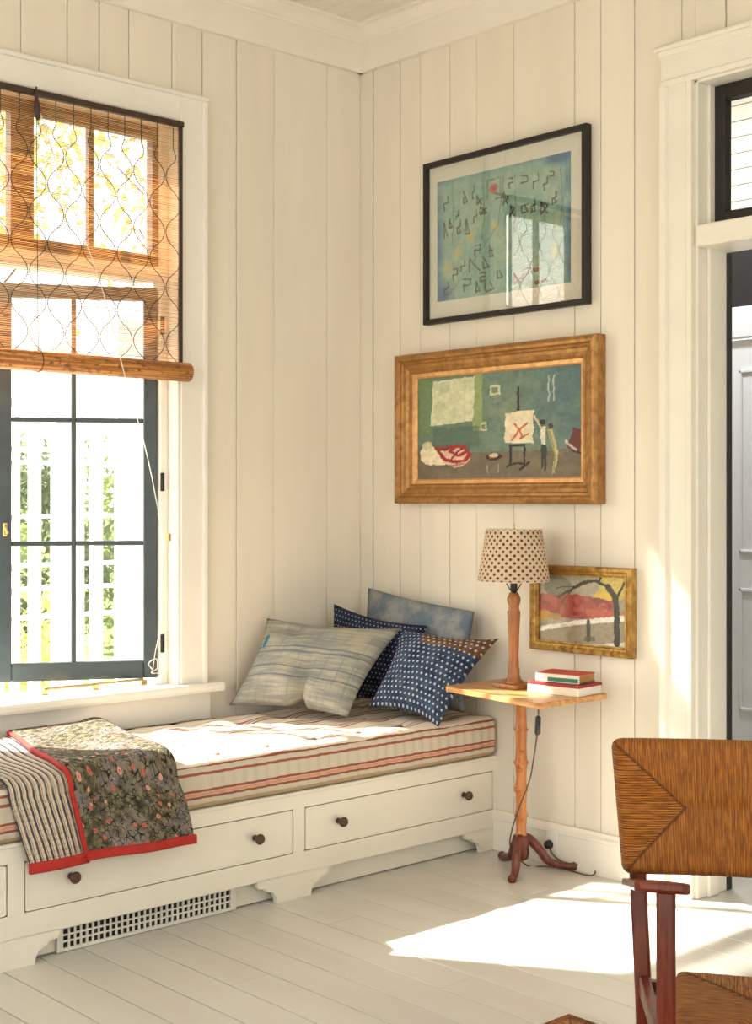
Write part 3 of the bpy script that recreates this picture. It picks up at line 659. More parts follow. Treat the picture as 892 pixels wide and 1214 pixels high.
def vnoise(U, V, f, g=None, seed=0):
    r = np.random.default_rng(seed); g = g or f; n = r.random((int(g)+3, int(f)+3)); x = U*f; y = V*g; i = x.astype(int); j = y.astype(int); a = x-i; b = y-j
    a = a*a*(3-2*a); b = b*b*(3-2*b)
    return n[j, i]*(1-a)*(1-b)+n[j, i+1]*a*(1-b)+n[j+1, i]*(1-a)*b+n[j+1, i+1]*a*b
class Art:
    def __init__(s, U, V, base, asp): s.U, s.V, s.asp = U, V, asp; s.c = np.zeros(U.shape+(3,)); s.c[:] = base
    def blend(s, mask, col): m = np.clip(mask, 0, 1)[..., None]; s.c = s.c*(1-m)+np.array(col)*m
    def rect(s, u0, u1, v0, v1, col, a=1.): s.blend(((s.U > u0) & (s.U < u1) & (s.V > v0) & (s.V < v1))*a, col)
    def ell(s, u, v, ru, rv, col, a=1.): s.blend((((s.U-u)/ru)**2+((s.V-v)/rv)**2 < 1)*a, col)
    def line(s, pts, w, col, a=1.):
        for (u0, v0), (u1, v1) in zip(pts, pts[1:]):
            dx, dy = (u1-u0)*s.asp, v1-v0; px, py = (s.U-u0)*s.asp, s.V-v0; t = np.clip((px*dx+py*dy)/(dx*dx+dy*dy+1e-9), 0, 1)
            s.blend((np.hypot(px-t*dx, py-t*dy) < w)*a, col)
    def poly(s, P, col, a=1.):
        ins = np.zeros(s.U.shape, bool); n = len(P)
        for i in range(n):
            (x0, y0), (x1, y1) = P[i], P[(i+1) % n]
            ins ^= ((y0 > s.V) != (y1 > s.V)) & (s.U < (x1-x0)*(s.V-y0)/(y1-y0+1e-12)+x0)
        s.blend(ins*a, col)
def art_glyphs(U, V):
    A = Art(U, V, rgb(148, 182, 166), 1.3); n = vnoise(U, V, 9, 7, 1); A.blend((n-.45)*1.6, rgb(178, 198, 170)); A.blend((vnoise(U, V, 14, 11, 2)-.55)*1.5, rgb(120, 158, 152))
    for u in (0., 1.): A.blend(np.clip(1-np.abs(U-u)/.07, 0, 1)*(.4+.8*vnoise(U, V, 5, 14, 3)), rgb(58, 122, 160))
    A.blend(np.clip(1-np.abs(V-1)/.06, 0, 1)*(.3+.6*vnoise(U, V, 14, 4, 4)), rgb(84, 140, 160)); A.blend(np.clip(1-np.hypot((U-.92)/.14, (V-.97)/.08), 0, 1)*1.6, rgb(40, 104, 150))
    A.blend(np.clip(1-np.hypot((U-.05)/.12, (V-.05)/.16), 0, 1)*1.3, rgb(58, 108, 150))
    for u, v in ((.27, .50), (.17, .38), (.08, .27), (.89, .26), (.45, .55)): A.blend(np.clip(1-np.hypot((U-u)*1.3/.06, (V-v)/.07), 0, 1)*.9, rgb(214, 196, 112))
    ink = rgb(44, 48, 44); r = random.Random(5)
    for u in (.12, .36, .52, .60, .93): A.line([(u, .98-.1*u), (u+.012, .62), (u-.004, .45)], .004, ink, .5)
    def glyph(u, v, w, h, c=ink, a=.85):
        P = [(0, 1), (1, 1), (1, .55), (0, .5), (.1, 0), (1, .05), (.5, .5), (0, 1), (0, 0), (1, .6)]; k = r.randint(0, 5); q = [P[(i+k) % 10] for i in range(r.randint(4, 6))]
        A.line([(u+p*w, v+z*h) for p, z in q], .0065, c, a)
    for u, v, w, h in ((.10, .60, .02, .07), (.32, .74, .03, .08), (.52, .70, .03, .09), (.57, .60, .03, .08), (.56, .82, .025, .08), (.87, .62, .03, .09), (.86, .80, .025, .07), (.30, .33, .04, .08), (.47, .12, .04, .12), (.31, .04, .03, .08), (.34, .12, .04, .07), (.055, .76, .035, .10), (.055, .52, .03, .13), (.21, .78, .03, .10), (.28, .80, .012, .10), (.15, .66, .02, .06), (.16, .54, .03, .10), (.235, .52, .025, .12), (.29, .60, .025, .1), (.65, .78, .045, .11), (.735, .77, .035, .11), (.81, .74, .03, .10), (.65, .60, .045, .11), (.72, .59, .03, .10), (.79, .56, .045, .10),
                       (.19, .22, .03, .09), (.26, .20, .08, .12), (.36, .22, .05, .1), (.21, .05, .06, .10), (.38, .03, .07, .15), (.06, .05, .03, .10), (.13, .15, .03, .10), (.41, .30, .03, .1), (.46, .76, .07, .05), (.34, .66, .05, .06)): glyph(u, v, w, h)
    A.line([(.1, .05), (.3, .3), (.48, .55), (.52, .92)], .004, ink, .5); A.line([(.40, .77), (.40, .92), (.50, .92), (.50, .70)], .005, ink, .6)
    A.ell(.445, .845, .028, .036, rgb(196, 78, 70)); A.ell(.445, .845, .010, .013, rgb(150, 40, 44)); A.line([(.15, .02), (.15, .95)], .003, rgb(200, 196, 170), .5)
    for u, v, w, h in ((.60, .05, .05, .08), (.66, .07, .04, .09), (.75, .03, .03, .04), (.8, .04, .04, .03), (.74, .13, .05, .03)): glyph(u, v, w, h, rgb(150, 62, 60), .8)
    A.line([(.46, 0), (.455, .5)], .0035, rgb(190, 190, 170), .5); return A.c
def art_studio(U, V):
    A = Art(U, V, rgb(104, 126, 112), 1.6); n = vnoise(U, V, 12, 8, 11); A.blend((n-.4)*1.3, rgb(124, 140, 118)); A.blend((vnoise(U, V, 24, 16, 12)-.5)*1.2, rgb(84, 108, 104))
    A.blend(np.clip((U-.62)/.3, 0, 1)*np.clip((V-.25)*3, 0, 1)*.6*(.5+vnoise(U, V, 10, 8, 13)), rgb(66, 100, 112))
    A.rect(0, .42, .28, 1, rgb(92, 122, 92), .5); A.rect(.36, .42, .45, 1, rgb(150, 166, 106), .75); A.rect(0, .1, .45, 1, rgb(112, 134, 84), .55); A.rect(.10, .4, .3, .5, rgb(74, 98, 88), .6)
    A.rect(0, 1, 0, .25, rgb(106, 96, 78)); A.blend((V < .25)*(vnoise(U, V, 16, 14, 14)-.3)*.8, rgb(126, 114, 92)); A.rect(0, .34, .23, .33, rgb(76, 84, 70), .6)
    w = rgb(206, 206, 172); A.poly([(.085, .52), (.36, .55), (.375, .98), (.10, .96)], w); A.blend(((U > .1) & (U < .37) & (V > .54) & (V < .96))*(vnoise(U, V, 18, 14, 15)-.4), rgb(176, 184, 140)); A.rect(.15, .21, .84, .95, rgb(166, 178, 150), .6)
    for u in (.17, .24, .31): A.line([(u, .95), (u, .56)], .006, rgb(184, 188, 154), .7)
    A.ell(.07, .26, .055, .075, rgb(220, 208, 178)); A.ell(.14, .20, .12, .075, rgb(224, 212, 180)); A.ell(.25, .21, .09, .10, rgb(222, 176, 156)); A.ell(.06, .33, .035, .04, rgb(196, 190, 150)); red = rgb(150, 40, 34)
    A.line([(.12, .30), (.18, .18), (.24, .16), (.31, .17), (.34, .23), (.31, .31), (.25, .32), (.21, .27), (.27, .22), (.32, .25)], .016, red); A.line([(.12, .30), (.19, .29), (.24, .32)], .014, red); A.line([(.22, .17), (.26, .26), (.30, .29)], .01, rgb(110, 30, 28))
    A.line([(.06, .13), (.2, .12), (.3, .14)], .008, rgb(70, 66, 54), .7)
    dk = rgb(40, 34, 32)
    A.ell(.49, .20, .05, .035, dk); A.ell(.49, .215, .03, .02, rgb(200, 190, 170)); A.ell(.48, .19, .02, .012, rgb(150, 50, 44)); A.line([(.45, .12), (.46, .04)], .004, rgb(180, 180, 160), .7); A.line([(.52, .13), (.52, .05)], .004, rgb(180, 180, 160), .6)
    A.line([(.64, .84), (.64, .62)], .010, dk); A.rect(.62, .665, .595, .62, dk); A.poly([(.555, .33), (.725, .31), (.73, .62), (.56, .61)], rgb(224, 212, 180)); A.blend(((U > .56) & (U < .72) & (V > .33) & (V < .6))*(vnoise(U, V, 30, 20, 16)-.5)*.8, rgb(206, 190, 150))
    for P in ([(.60, .35), (.65, .45), (.69, .50)], [(.62, .50), (.65, .44), (.66, .38)], [(.65, .36), (.70, .40)]): A.line(P, .009, rgb(196, 96, 60))
    for u in (.595, .675): A.line([(u, .30), (u, .12)], .011, dk)
    A.line([(.575, .10), (.615, .13), (.675, .13)], .010, dk); A.line([(.65, .08), (.70, .14)], .012, dk); A.line([(.59, .30), (.68, .30)], .010, dk)
    A.ell(.786, .50, .016, .026, dk); A.ell(.828, .46, .013, .03, rgb(60, 50, 40)); A.poly([(.768, .46), (.80, .46), (.80, .30), (.772, .30)], rgb(222, 216, 190)); A.line([(.775, .44), (.735, .56)], .008, rgb(214, 204, 170)); A.poly([(.775, .30), (.805, .30), (.80, .06), (.79, .06), (.786, .2), (.782, .08), (.772, .08)], rgb(48, 48, 46))
    A.poly([(.81, .43), (.835, .44), (.87, .24), (.85, .03), (.835, .03), (.845, .22)], rgb(184, 176, 124)); A.line([(.82, .42), (.85, .22), (.845, .03)], .007, rgb(120, 108, 70), .7)
    A.poly([(.92, .26), (.99, .22), (1, .42), (.955, .44)], rgb(96, 44, 40)); A.line([(.915, .32), (.97, .24)], .012, rgb(196, 186, 180)); A.line([(.95, .24), (1, .20)], .01, dk)
    for u, v, a, b in ((.50, .83, .033, .045), (.43, .49, .018, .045)):
        A.rect(u-a, u+a, v-b, v+b, rgb(190, 194, 150)); A.rect(u-a*.6, u+a*.6, v-b*.55, v+b*.55, rgb(112, 128, 108))
    for u in (.815, .845): A.line([(u, .92), (u, .70)], .006, rgb(190, 194, 170), .8)
    return A.c
def art_tree(U, V):
    A = Art(U, V, rgb(168, 158, 136), 1.35); A.blend((vnoise(U, V, 6, 5, 21)-.35)*1.4, rgb(128, 122, 108)); A.ell(.22, .82, .17, .16, rgb(112, 108, 98), .8); A.ell(.86, .85, .16, .20, rgb(206, 182, 84), .8); A.ell(.74, .64, .12, .16, rgb(214, 178, 66), .9)
    m = (V > .36) & (V < .70-.10*np.abs(U-.3)+.05*vnoise(U, V, 16, 2, 22)) & (U < .88); A.blend(m*1., rgb(158, 62, 58)); A.blend(m*(vnoise(U, V, 16, 18, 23)-.35)*1.5, rgb(188, 96, 84)); A.blend(m*(vnoise(U, V, 22, 14, 24) > .7)*.6, rgb(112, 44, 46)); A.rect(.55, 1, .42, .52, rgb(196, 92, 74), .6); A.ell(.05, .38, .10, .07, rgb(190, 140, 50)); A.ell(.18, .37, .08, .05, rgb(170, 132, 60))
    A.poly([(0, 0), (1, 0), (1, .38), (.5, .30), (0, .20)], rgb(150, 138, 114)); A.poly([(0, .13), (.45, .27), (1, .38), (1, .46), (.45, .34), (0, .20)], rgb(232, 228, 214)); A.poly([(.6, 0), (1, .07), (1, .0)], rgb(224, 218, 200)); A.blend((V < .28)*(vnoise(U, V, 14, 16, 25)-.45), rgb(120, 108, 88))
    dk = rgb(50, 42, 38); A.line([(.90, .04), (.90, .5), (.88, .72), (.80, .86)], .045, dk); A.line([(.88, .70), (.76, .88), (.66, .94), (.55, .92), (.45, .86)], .020, dk); A.line([(.60, .93), (.42, .82), (.28, .72), (.22, .66)], .014, dk); A.line([(.45, .84), (.33, .84), (.2, .80)], .008, dk); A.line([(.40, .80), (.30, .66), (.26, .58)], .008, dk); A.line([(.9, .70), (.95, .85), (.99, .95)], .016, dk); A.line([(.7, .93), (.72, .99)], .014, dk)
    A.line([(.58, .06), (.58, .34)], .03, rgb(66, 56, 48)); A.poly([(.52, .04), (.66, .05), (.64, .12), (.54, .1)], rgb(84, 72, 58), .7); return A.c
def frame_strip(parent, name, m, y0, y1, z0, z1, prof):
    # mitred moulding; prof = list of (inset from outer edge, stand-off from the wall)
    L = []
    for i, d in prof: L.append([(-d, y0+i, z0+i), (-d, y1-i, z0+i), (-d, y1-i, z1-i), (-d, y0+i, z1-i)])
    n = len(L)
    for s in range(4):       # four sides, each a part of its own
        a, b = s, (s+1) % 4; vs = []; 
        for q in L: vs += [q[a], q[b]]
        fs = [(2*i, 2*i+1, 2*i+3, 2*i+2) for i in range(n-1)] + [(2*(n-1), 2*(n-1)+1, 1, 0)] + [tuple(range(0, 2*n, 2)), tuple(range(1, 2*n, 2))[::-1]]
        MB().add(vs, fs).build(name, m, parent)
def yz(px0, px1, pyt, pyb): a = wB(px0, pyt); b = wB(px1, pyb); return b[1], a[1]
# 1 large print, black frame
p1 = empty('framed_print', (-.01, -.835, 2.06), 'pale green print of scratchy glyphs in a thin black frame with wide cream mount', 'picture')
y0, y1, z0, z1 = -1.258, -.416, 2.060, 2.712
frame_strip(p1, 'frame_side', 'black_frame', y0, y1, z0, z1, [(0, .004), (0, .034), (.003, .037), (.019, .037), (.021, .030), (.021, .004)])
bx('mount', 'mat_board', p1, -.016, -.006, y0+.015, y1-.015, z0+.015, z1-.015, 0)
canvas('print', p1, y0+.085, y1-.065, z0+.088, z1-.082, -.0165, 200, 160, art_glyphs, 'print')
bx('glazing', 'picglass', p1, -.026, -.0245, y0+.018, y1-.018, z0+.018, z1-.018, 0)
# 2 oil painting, broad gilt frame
p2 = empty('oil_painting', (-.02, -.8, 1.335), 'painting of an artist studio with easel in a broad stepped gilt frame', 'picture')
y0, y1, z0, z1 = -1.322, -.268, 1.336, 1.945
frame_strip(p2, 'frame_side', 'gilt', y0, y1, z0, z1, [(0, .003), (0, .050), (.006, .060), (.016, .064), (.026, .060), (.031, .050), (.040, .051), (.044, .045), (.056, .042), (.068, .034), (.074, .036), (.080, .030), (.080, .003)])
frame_strip(p2, 'slip', 'giltin', y0+.080, y1-.080, z0+.080, z1-.080, [(0, .003), (0, .028), (.014, .025), (.020, .018), (.020, .003)])
canvas('canvas', p2, y0+.10, y1-.10, z0+.10, z1-.10, -.014, 250, 130, art_studio, 'oil')
# 3 small landscape, narrow gold frame
p3 = empty('landscape_painting', (-.02, -1.22, .793), 'small red and grey tree landscape in a narrow gold frame behind the lamp', 'picture')
y0, y1, z0, z1 = -1.457, -.985, .793, 1.110
frame_strip(p3, 'frame_side', 'gilt2', y0, y1, z0, z1, [(0, .003), (0, .030), (.004, .034), (.014, .036), (.022, .030), (.028, .030), (.032, .022), (.036, .022), (.036, .003)])
canvas('canvas', p3, y0+.036, y1-.036, z0+.036, z1-.036, -.014, 130, 90, art_tree, 'varnish')
# ================================================================ TRIPOD TABLE
TX, TY, TZ = -.205, -1.09, .668
tb = empty('tripod_table', (TX, TY, 0), 'honey wood pedestal table with a faux bamboo stem and three dark curved legs', 'table')
cor = [fl(526, 813, TZ), fl(638, 834, TZ), fl(723, 822, TZ)]; cor.append(cor[0]+cor[2]-cor[1])
cc = sum(cor)/4; poly = []
for i in range(4):
    p, a, b = cor[i], cor[i-1], cor[(i+1) % 4]
    ua = (a-p)/np.linalg.norm(a-p); ub = (b-p)/np.linalg.norm(b-p); poly += [(p+ua*.014)[:2], (p+ub*.014)[:2]]
poly = [(min(q[0], -.006), q[1]) for q in poly]
MB().prism(poly, lambda p, q, t: (p, q, t), TZ-.020, TZ).build('tabletop', 'tabletop', tb, bevel=.003)
SX, SY = float(cc[0])-.0, float(cc[1]); 
s0 = wB(620, 900, 0); 
SX, SY = -.19, -1.085
knots = [(.026, .125), (.022, .135), (.0185, .16), (.020, .20), (.026, .208), (.021, .216), (.0185, .25), (.021, .292), (.027, .30), (.0215, .308), (.019, .35), (.022, .39), (.028, .40), (.022, .408), (.019, .46), (.021, .512), (.0275, .52), (.0215, .528), (.019, .57), (.020, .605), (.026, .612), (.021, .62), (.022, .635), (.032, .645), (.034, .648)]
MB().lathe(knots, (SX, SY, 0), 20).build('stem', 'honey', tb, smooth=True)
rngk = random.Random(3)
for i in range(7):
    z = .19+i*.062; a = rngk.uniform(0, 6.28); r = .019
    MB().lathe([(.001, -.010), (.007, -.006), (.009, 0), (.007, .006), (.001, .010)], (SX+r*math.cos(a), SY+r*math.sin(a), z), 8).build('knot', 'honey', tb, smooth=True)
MB().lathe([(.012, .045), (.024, .052), (.030, .07), (.028, .10), (.034, .12), (.030, .135), (.020, .138)], (SX, SY, 0), 18).build('collar', 'mahog', tb, smooth=True)
for fx, fy in ((fl(607, 1047)[:2]), (fl(595, 1018)[:2]), (fl(683, 1031)[:2])):
    d = np.array([fx-SX, fy-SY]); L = np.linalg.norm(d); d = d/L
    path = spline([(.010, .128), (.035, .118), (.070, .080), (.105+.3*(L-.2), .035), (L-.03, .014), (L, .014)], 5)
    pts = [(SX+d[0]*p[0], SY+d[1]*p[0], p[1]) for p in path]; n = len(pts)
    MB().tube(pts, [.019-.006*i/(n-1)+(.003 if i > n-4 else 0) for i in range(n)], 10).build('leg', 'mahog', tb, smooth=True)
# ---------------------------------------------------------------- lamp
LP = fl(608, 804, TZ+.01); LX, LY = float(LP[0])+.02, float(LP[1])+.02
LX, LY = -.185, -1.045
lp = empty('table_lamp', (LX, LY, TZ), 'turned wooden table lamp with brown dotted cream drum shade on the pedestal table', 'lamp')
bx('base', 'lampwood', lp, LX-.058, LX+.058, LY-.058, LY+.058, TZ+.0005, TZ+.016, .004, 2)
MB().lathe([(.040, .016), (.036, .022), (.026, .030), (.021, .045), (.0215, .06), (.019, .075), (.0175, .12), (.020, .20), (.0235, .262), (.0245, .275), (.0195, .283), (.019, .295), (.0245, .315), (.025, .325), (.020, .335), (.016, .345)], (LX, LY, TZ), 24).build('column', 'lampwood', lp, smooth=True)
MB().lathe([(.010, .345), (.013, .352), (.013, .40), (.008, .405)], (LX, LY, TZ), 14).build('socket', 'iron', lp, smooth=True)
ZS0, ZS1, R0, R1 = 1.057, 1.243, .130, .100
def shadef(u, v): a = -u*2*PI; r = R0+(R1-R0)*v; return LX+r*math.cos(a), LY+r*math.sin(a), ZS0+(ZS1-ZS0)*v
sh = gridmesh('shade', 56, 4, shadef, 'lshade', lp, lambda u, v: (u*2*PI*.115, v*.19), .002)
for z, r in ((ZS0, R0), (ZS1, R1)):
    MB().tube([(LX+r*math.cos(t*2*PI/48), LY+r*math.sin(t*2*PI/48), z) for t in range(49)], .0022, 5, False).build('rim', 'lshade_rim' if 'lshade_rim' in M else 'cord', lp)
for k in range(3):
    a = k*2*PI/3+.4; MB().tube([(LX, LY, ZS1-.012), (LX+R1*math.cos(a), LY+R1*math.sin(a), ZS1-.004)], .0015, 4).build('spoke', 'brass', lp)
for k in (0, 1): 
    sg = 1 if k else -1; MB().tube(spline([(LX+.012*sg*.67, LY-.012*sg*.74, TZ+.352), (LX+.035*sg*.67, LY-.035*sg*.74, TZ+.40), (LX+.045*sg*.67, LY-.045*sg*.74, TZ+.48), (LX, LY, ZS1+.001)], 5), .0022, 5).build('harp', 'iron', lp)
MB().lathe([(.003, -.004), (.006, 0), (.003, .006), (.005, .012), (.001, .018)], (LX, LY, ZS1+.002), 10).build('finial', 'brass', lp, smooth=True)
cx, cy = fl(636, 835, TZ-.03)[:2]; cx -= .0
def nearT(px_, py_, c): return wB(px_, py_, c)
e0 = cor[1]+(cor[0]-cor[1])*.01
hang = [wB(638.7, 840, -.396), wB(638.5, 848, -.395), wB(637, 872, -.38), wB(632, 905, -.30), wB(628, 925, -.235), wB(615, 960, -.225), wB(607, 985, -.23), wB(606, 1005, -.24)]
hang = [np.array((float(p[0]), float(p[1]), float(p[2]))) for p in hang]
g = fl(612, 1022); hang += [fl(625, 1026, .004), fl(645, 1027, .004), fl(668, 1030, .005), fl(698, 1038, .004), fl(706, 1034, .012), fl(705, 1025, .03), fl(692, 1026, .02), fl(668, 1022, .03), wB(655, 1012, -.05), wB(652, 1003, -.045)]
cordo = MB().tube(spline(hang, 6), .0028, 5).build('lamp_cord', 'bcord', lp, smooth=True)
a, b = wB(638.5, 849, -.395), wB(637.5, 871, -.385)
MB().tube([a, a*.9+b*.1, a*.1+b*.9, b], [.006, .0105, .0105, .006], 8).build('cord_switch', 'blackplastic', cordo, smooth=True)
pl = wB(652, 1001, -.028)
m = MB().lathe([(.014, 0), (.017, .006), (.015, .022), (.006, .032)], (0, 0, 0), 12); m.v = [(pl[0]+.006-vz, pl[1]+vx, pl[2]+vy) for vx, vy, vz in m.v]; m.build('plug', 'blackplastic', cordo, smooth=True)
# socket plate
oc = wB(655, 1000, -.019); so = empty('wall_outlet', (-.02, oc[1], oc[2]-.05), 'small cream outlet plate on the baseboard behind the pedestal table', 'outlet')
bx('plate', 'sash_white', so, -.0235, -.0185, oc[1]-.028, oc[1]+.028, oc[2]-.05, oc[2]+.046, .002)
bx('receptacle', 'sash_white', so, -.026, -.0230, oc[1]-.016, oc[1]+.016, oc[2]-.022, oc[2]+.018, .002)
# ---------------------------------------------------------------- books
def book(name, label, c, ang, L, W, hgt, z, cover, pages='paper', back=None, spine=None, ct=.003):
    r = empty(name, (c[0], c[1], z), label, 'book', 'books on the pedestal table')
    u = np.array([math.cos(ang), math.sin(ang), 0]); v = np.array([-u[1], u[0], 0]); c = np.array([c[0], c[1], 0.])
    def ob(nm, m, a0, a1, b0, b1, z0, z1, bv=.0012): 
        cc = c+u*(a0+a1)/2+v*(b0+b1)/2; cc[2] = (z0+z1)/2; MB().obox(cc, u*(a1-a0)/2, v*(b1-b0)/2, (0, 0, (z1-z0)/2)).build(nm, m, r, bevel=bv)
    ob('back_cover', back or cover, -L/2, L/2, -W/2, W/2, z, z+.003); ob('front_cover', cover, -L/2, L/2, -W/2, W/2, z+hgt-ct, z+hgt)
    ob('pages', pages, -L/2+.004, L/2-.004, -W/2+.002, W/2-.004, z+.003, z+hgt-ct, 0)
    ob('spine', spine or back or cover, -L/2, L/2, W/2-.003, W/2+.002, z, z+hgt-ct)
    if spine: ob('spine_band', back, -L/2+.004, L/2-.05, W/2+.0021, W/2+.003, z+.004, z+hgt*.55, 0)
    return r
M['white_pages'] = mat('bright_pages', (.82, .78, .70), .8, .05, 40, (1, 1, 12))
B0 = fl(670, 816, TZ+.02); bxx, byy = float(B0[0]), float(B0[1])
bxx, byy = -.155, -1.26
book('book', 'thick book with a dark red cover, the lower of the two on the pedestal table', (bxx, byy), math.radians(96), .215, .150, .038, TZ+.001, 'redcloth', 'white_pages', 'paper', ct=.010)
book('book', 'tan and green book lying on top of the thick red book', (bxx+.008, byy+.004), math.radians(101), .175, .118, .032, TZ+.040, 'redtop', 'tancloth', 'greencloth', 'white_pages')
# ================================================================ RUSH CHAIR (faces the photographer, standing on the rush mat)
RZ = .012
rc = fl(675, 1205, RZ); rg = empty('rush_mat', (rc[0]-1.1, rc[1]-.8, 0), 'tan woven rush mat on the white floorboards under the rush chair', 'rug')
def rugf(u, v): return rc[0]-2.2+2.2*u, rc[1]-1.6+1.6*v, RZ+.0006*math.sin(u*900)*math.sin(v*700)
gridmesh('weave', 80, 60, rugf, 'rushmat', rg, lambda u, v: ((u-.5)*2.2, (v-.5)*1.6), .010)
bb = MB(); x0, x1, y0, y1 = rc[0]-2.2, rc[0], rc[1]-1.6, rc[1]
M['rope'] = mat('braided_edge', rgb(150, 92, 52), .8, .3, 80, bump=.6, bscale=150)
bb.tube([(x0, y0, .010), (x1, y0, .010), (x1, y1, .010), (x0, y1, .010), (x0, y0, .010)], .009, 6).build('braided_edge', 'rope', rg, smooth=True)
AC = math.radians(14)
CP = Rv*math.cos(AC)-Fv*math.sin(AC); CQ = -Rv*math.sin(AC)-Fv*math.cos(AC)
CO = np.array([CAM[0], CAM[1], 0])+Rv*.783+Fv*2.752
def cl(X, Y, z): return CO+CP*X+CQ*Y+Uv*z
ch = empty('rush_armchair', CO+Uv*RZ, 'low reddish wood armchair with tan woven rush seat and back', 'chair')
def rushpanel(name, m, hx, hz, fn, th, taper=0.):
    # closed cushion-like panel wrapped with rush: two faces and a rounded rim
    nu, nv = 56, 30; vs = []; uv = []; fs = []; idx = {}
    for sgn in (1, -1):
        for j in range(nv+1):
            for i in range(nu+1):
                x = (2*i/nu-1)*hx; z = (2*j/nv-1)*hz; d = min(hx-abs(x), hz-abs(z)); e = min(1, d/.022); rim = math.sqrt(max(0, 1-(1-e)**2))
                dip = .006*math.exp(-((hx-abs(x)-(hz-abs(z)))/.012)**2)*(1 if d > .02 else 0)+(.007*math.exp(-(z/.014)**2) if hx-abs(x) > hz else 0)
                b = i in (0, nu) or j in (0, nv)
                if sgn < 0 and b: idx[sgn, i, j] = idx[1, i, j]; continue
                # round the corners
                cx_, cz_ = hx-.02, hz-.02; xx, zz = x, z
                if abs(x) > cx_ and abs(z) > cz_:
                    ex, ez = abs(x)-cx_, abs(z)-cz_; n = math.hypot(ex, ez); k = max(ex, ez)/n if n else 1; xx = math.copysign(cx_+ex*k, x); zz = math.copysign(cz_+ez*k, z)
                xx *= 1+taper*(zz/hz)
                idx[sgn, i, j] = len(vs); vs.append(tuple(fn(xx, zz, sgn*(th*rim-dip*rim)))); uv.append((x, z))
        for j in range(nv):
            for i in range(nu):
                q = [idx[sgn, i, j], idx[sgn, i+1, j], idx[sgn, i+1, j+1], idx[sgn, i, j+1]]; fs.append(q if sgn > 0 else q[::-1])
    me = bpy.data.meshes.new(name); me.from_pydata(vs, [], fs); uvl = me.uv_layers.new(name='UVMap')
    for l in me.loops: uvl.data[l.index].uv = uv[l.vertex_index]
    o = link(name, me, m, ch, True); return o
rushpanel('backrest', 'rushback', .30, .137, lambda x, z, t: cl(x, t-.02+.035*(x/.30)**2-.10*(z+.137)*.5, .728+z), .024, .04)
rushpanel('seat', 'rushseat', .185, .205, lambda x, y, t: cl(x*(1-.0*y), .205-y, .385+t), .020, .0)
for s in (-1, 1):
    # rear leg and back post
    mb = MB(); 
    def leg(name, pts, wx, wy):
        m_ = MB(); n = len(pts)
        for a, b in zip(pts, pts[1:]): pass
        ring = []
        for X, Y, z in pts:
            for i, j in ((-1, -.7), (-.7, -1), (.7, -1), (1, -.7), (1, .7), (.7, 1), (-.7, 1), (-1, .7)): ring.append(cl(X+i*wx, Y+j*wy, z))
        fs = [(k*8+i, k*8+(i+1) % 8, k*8+8+(i+1) % 8, k*8+8+i) for k in range(n-1) for i in range(8)]+[tuple(range(8))[::-1], tuple(range(8*n-8, 8*n))]
        return m_.add(ring, fs).build(name, 'chairwood', ch)
    leg('rear_leg', [(s*.235, .02, RZ+.002), (s*.245, .015, .35), (s*.256, .0, .56), (s*.258, -.006, .60), (s*.256, -.02, .64)], .0165, .017)
    leg('front_leg', [(s*.187, .375, RZ+.002), (s*.187, .378, .30), (s*.187, .382, .664)], .0165, .019)
    # flat paddle arm rising to the front
    aw = MB(); P = [(s*.292, -.03), (s*.222, -.04), (s*.150, .36), (s*.144, .400), (s*.152, .412), (s*.232, .408), (s*.242, .398), (s*.243, .36)]
    za = lambda Y: .560+.262*Y
    m2 = MB(); n = len(P)
    m2.add([cl(X, Y, za(Y)) for X, Y in P]+[cl(X, Y, za(Y)+.020) for X, Y in P], [tuple(range(n))[::-1], tuple(range(n, 2*n))]+[(i, (i+1) % n, (i+1) % n+n, i+n) for i in range(n)])
    m2.build('arm', 'chairwood', ch, bevel=.006, seg=2)
    m3 = MB(); a, b = cl(s*.243, .03, .375), cl(s*.190, .365, .375); d = b-a; L = np.linalg.norm(d); d /= L; nn = np.cross(d, Uv)
    m3.obox((a+b)/2, d*L/2, nn*.011, Uv*.018); m3.build('seat_rail', 'mahog', ch, bevel=.003)
for Y, hw in ((.03, .235), (.372, .187)):
    MB().obox(cl(0, Y, .372), CP*hw, CQ*.011, Uv*.014).build('stretcher', 'chairwood', ch, bevel=.003)
# ================================================================ BAMBOO SHADE
SYp = -.040; SX0, SX1, SZ0, SZ1 = -2.215, -.962, 1.868, 2.775
sb = empty('bamboo_shade', (-1.59, SYp, SZ1), 'half raised roll up bamboo blind with dark edge tape hanging in the window', 'blind')
m = MB(); z = SZ0; r_ = random.Random(9)
while z < SZ1:
    h = r_.uniform(.0018, .0030); m.box(SX0, SX1, SYp-.0008, SYp+.0008, z, z+h); z += h+r_.uniform(.0024, .0036)
o = m.build('slats', 'bamboo', sb); tag(o, kind='stuff')
m = MB()
xs = [SX1-.03-i*.071 for i in range(18)]
for i, x0 in enumerate(xs):
    pts = []; n = 76
    for k in range(n+1):
        z = SZ1-(SZ1-SZ0)*k/n; amp = .0325*min(1, max(0, (2.68-z)/.06)); ph = PI*z/.105
        wv = math.sin(ph); wv = math.copysign(abs(wv)**.8, wv); pts.append((x0+amp*wv*(1 if i % 2 else -1), SYp-.0022, z))
    m.tube(pts, .0018, 3, False)
M['thread'] = mat('dark_olive_thread', (.06, .055, .035), .8)
o = m.build('weave_threads', 'thread', sb); tag(o, kind='stuff')
bx('edge_tape', 'dkwood', sb, SX1-.004, SX1+.012, SYp-.006, SYp+.004, 1.87, SZ1, .001)
bx('edge_tape', 'dkwood', sb, SX0-.012, SX0+.004, SYp-.006, SYp+.004, 1.87, SZ1, .001)
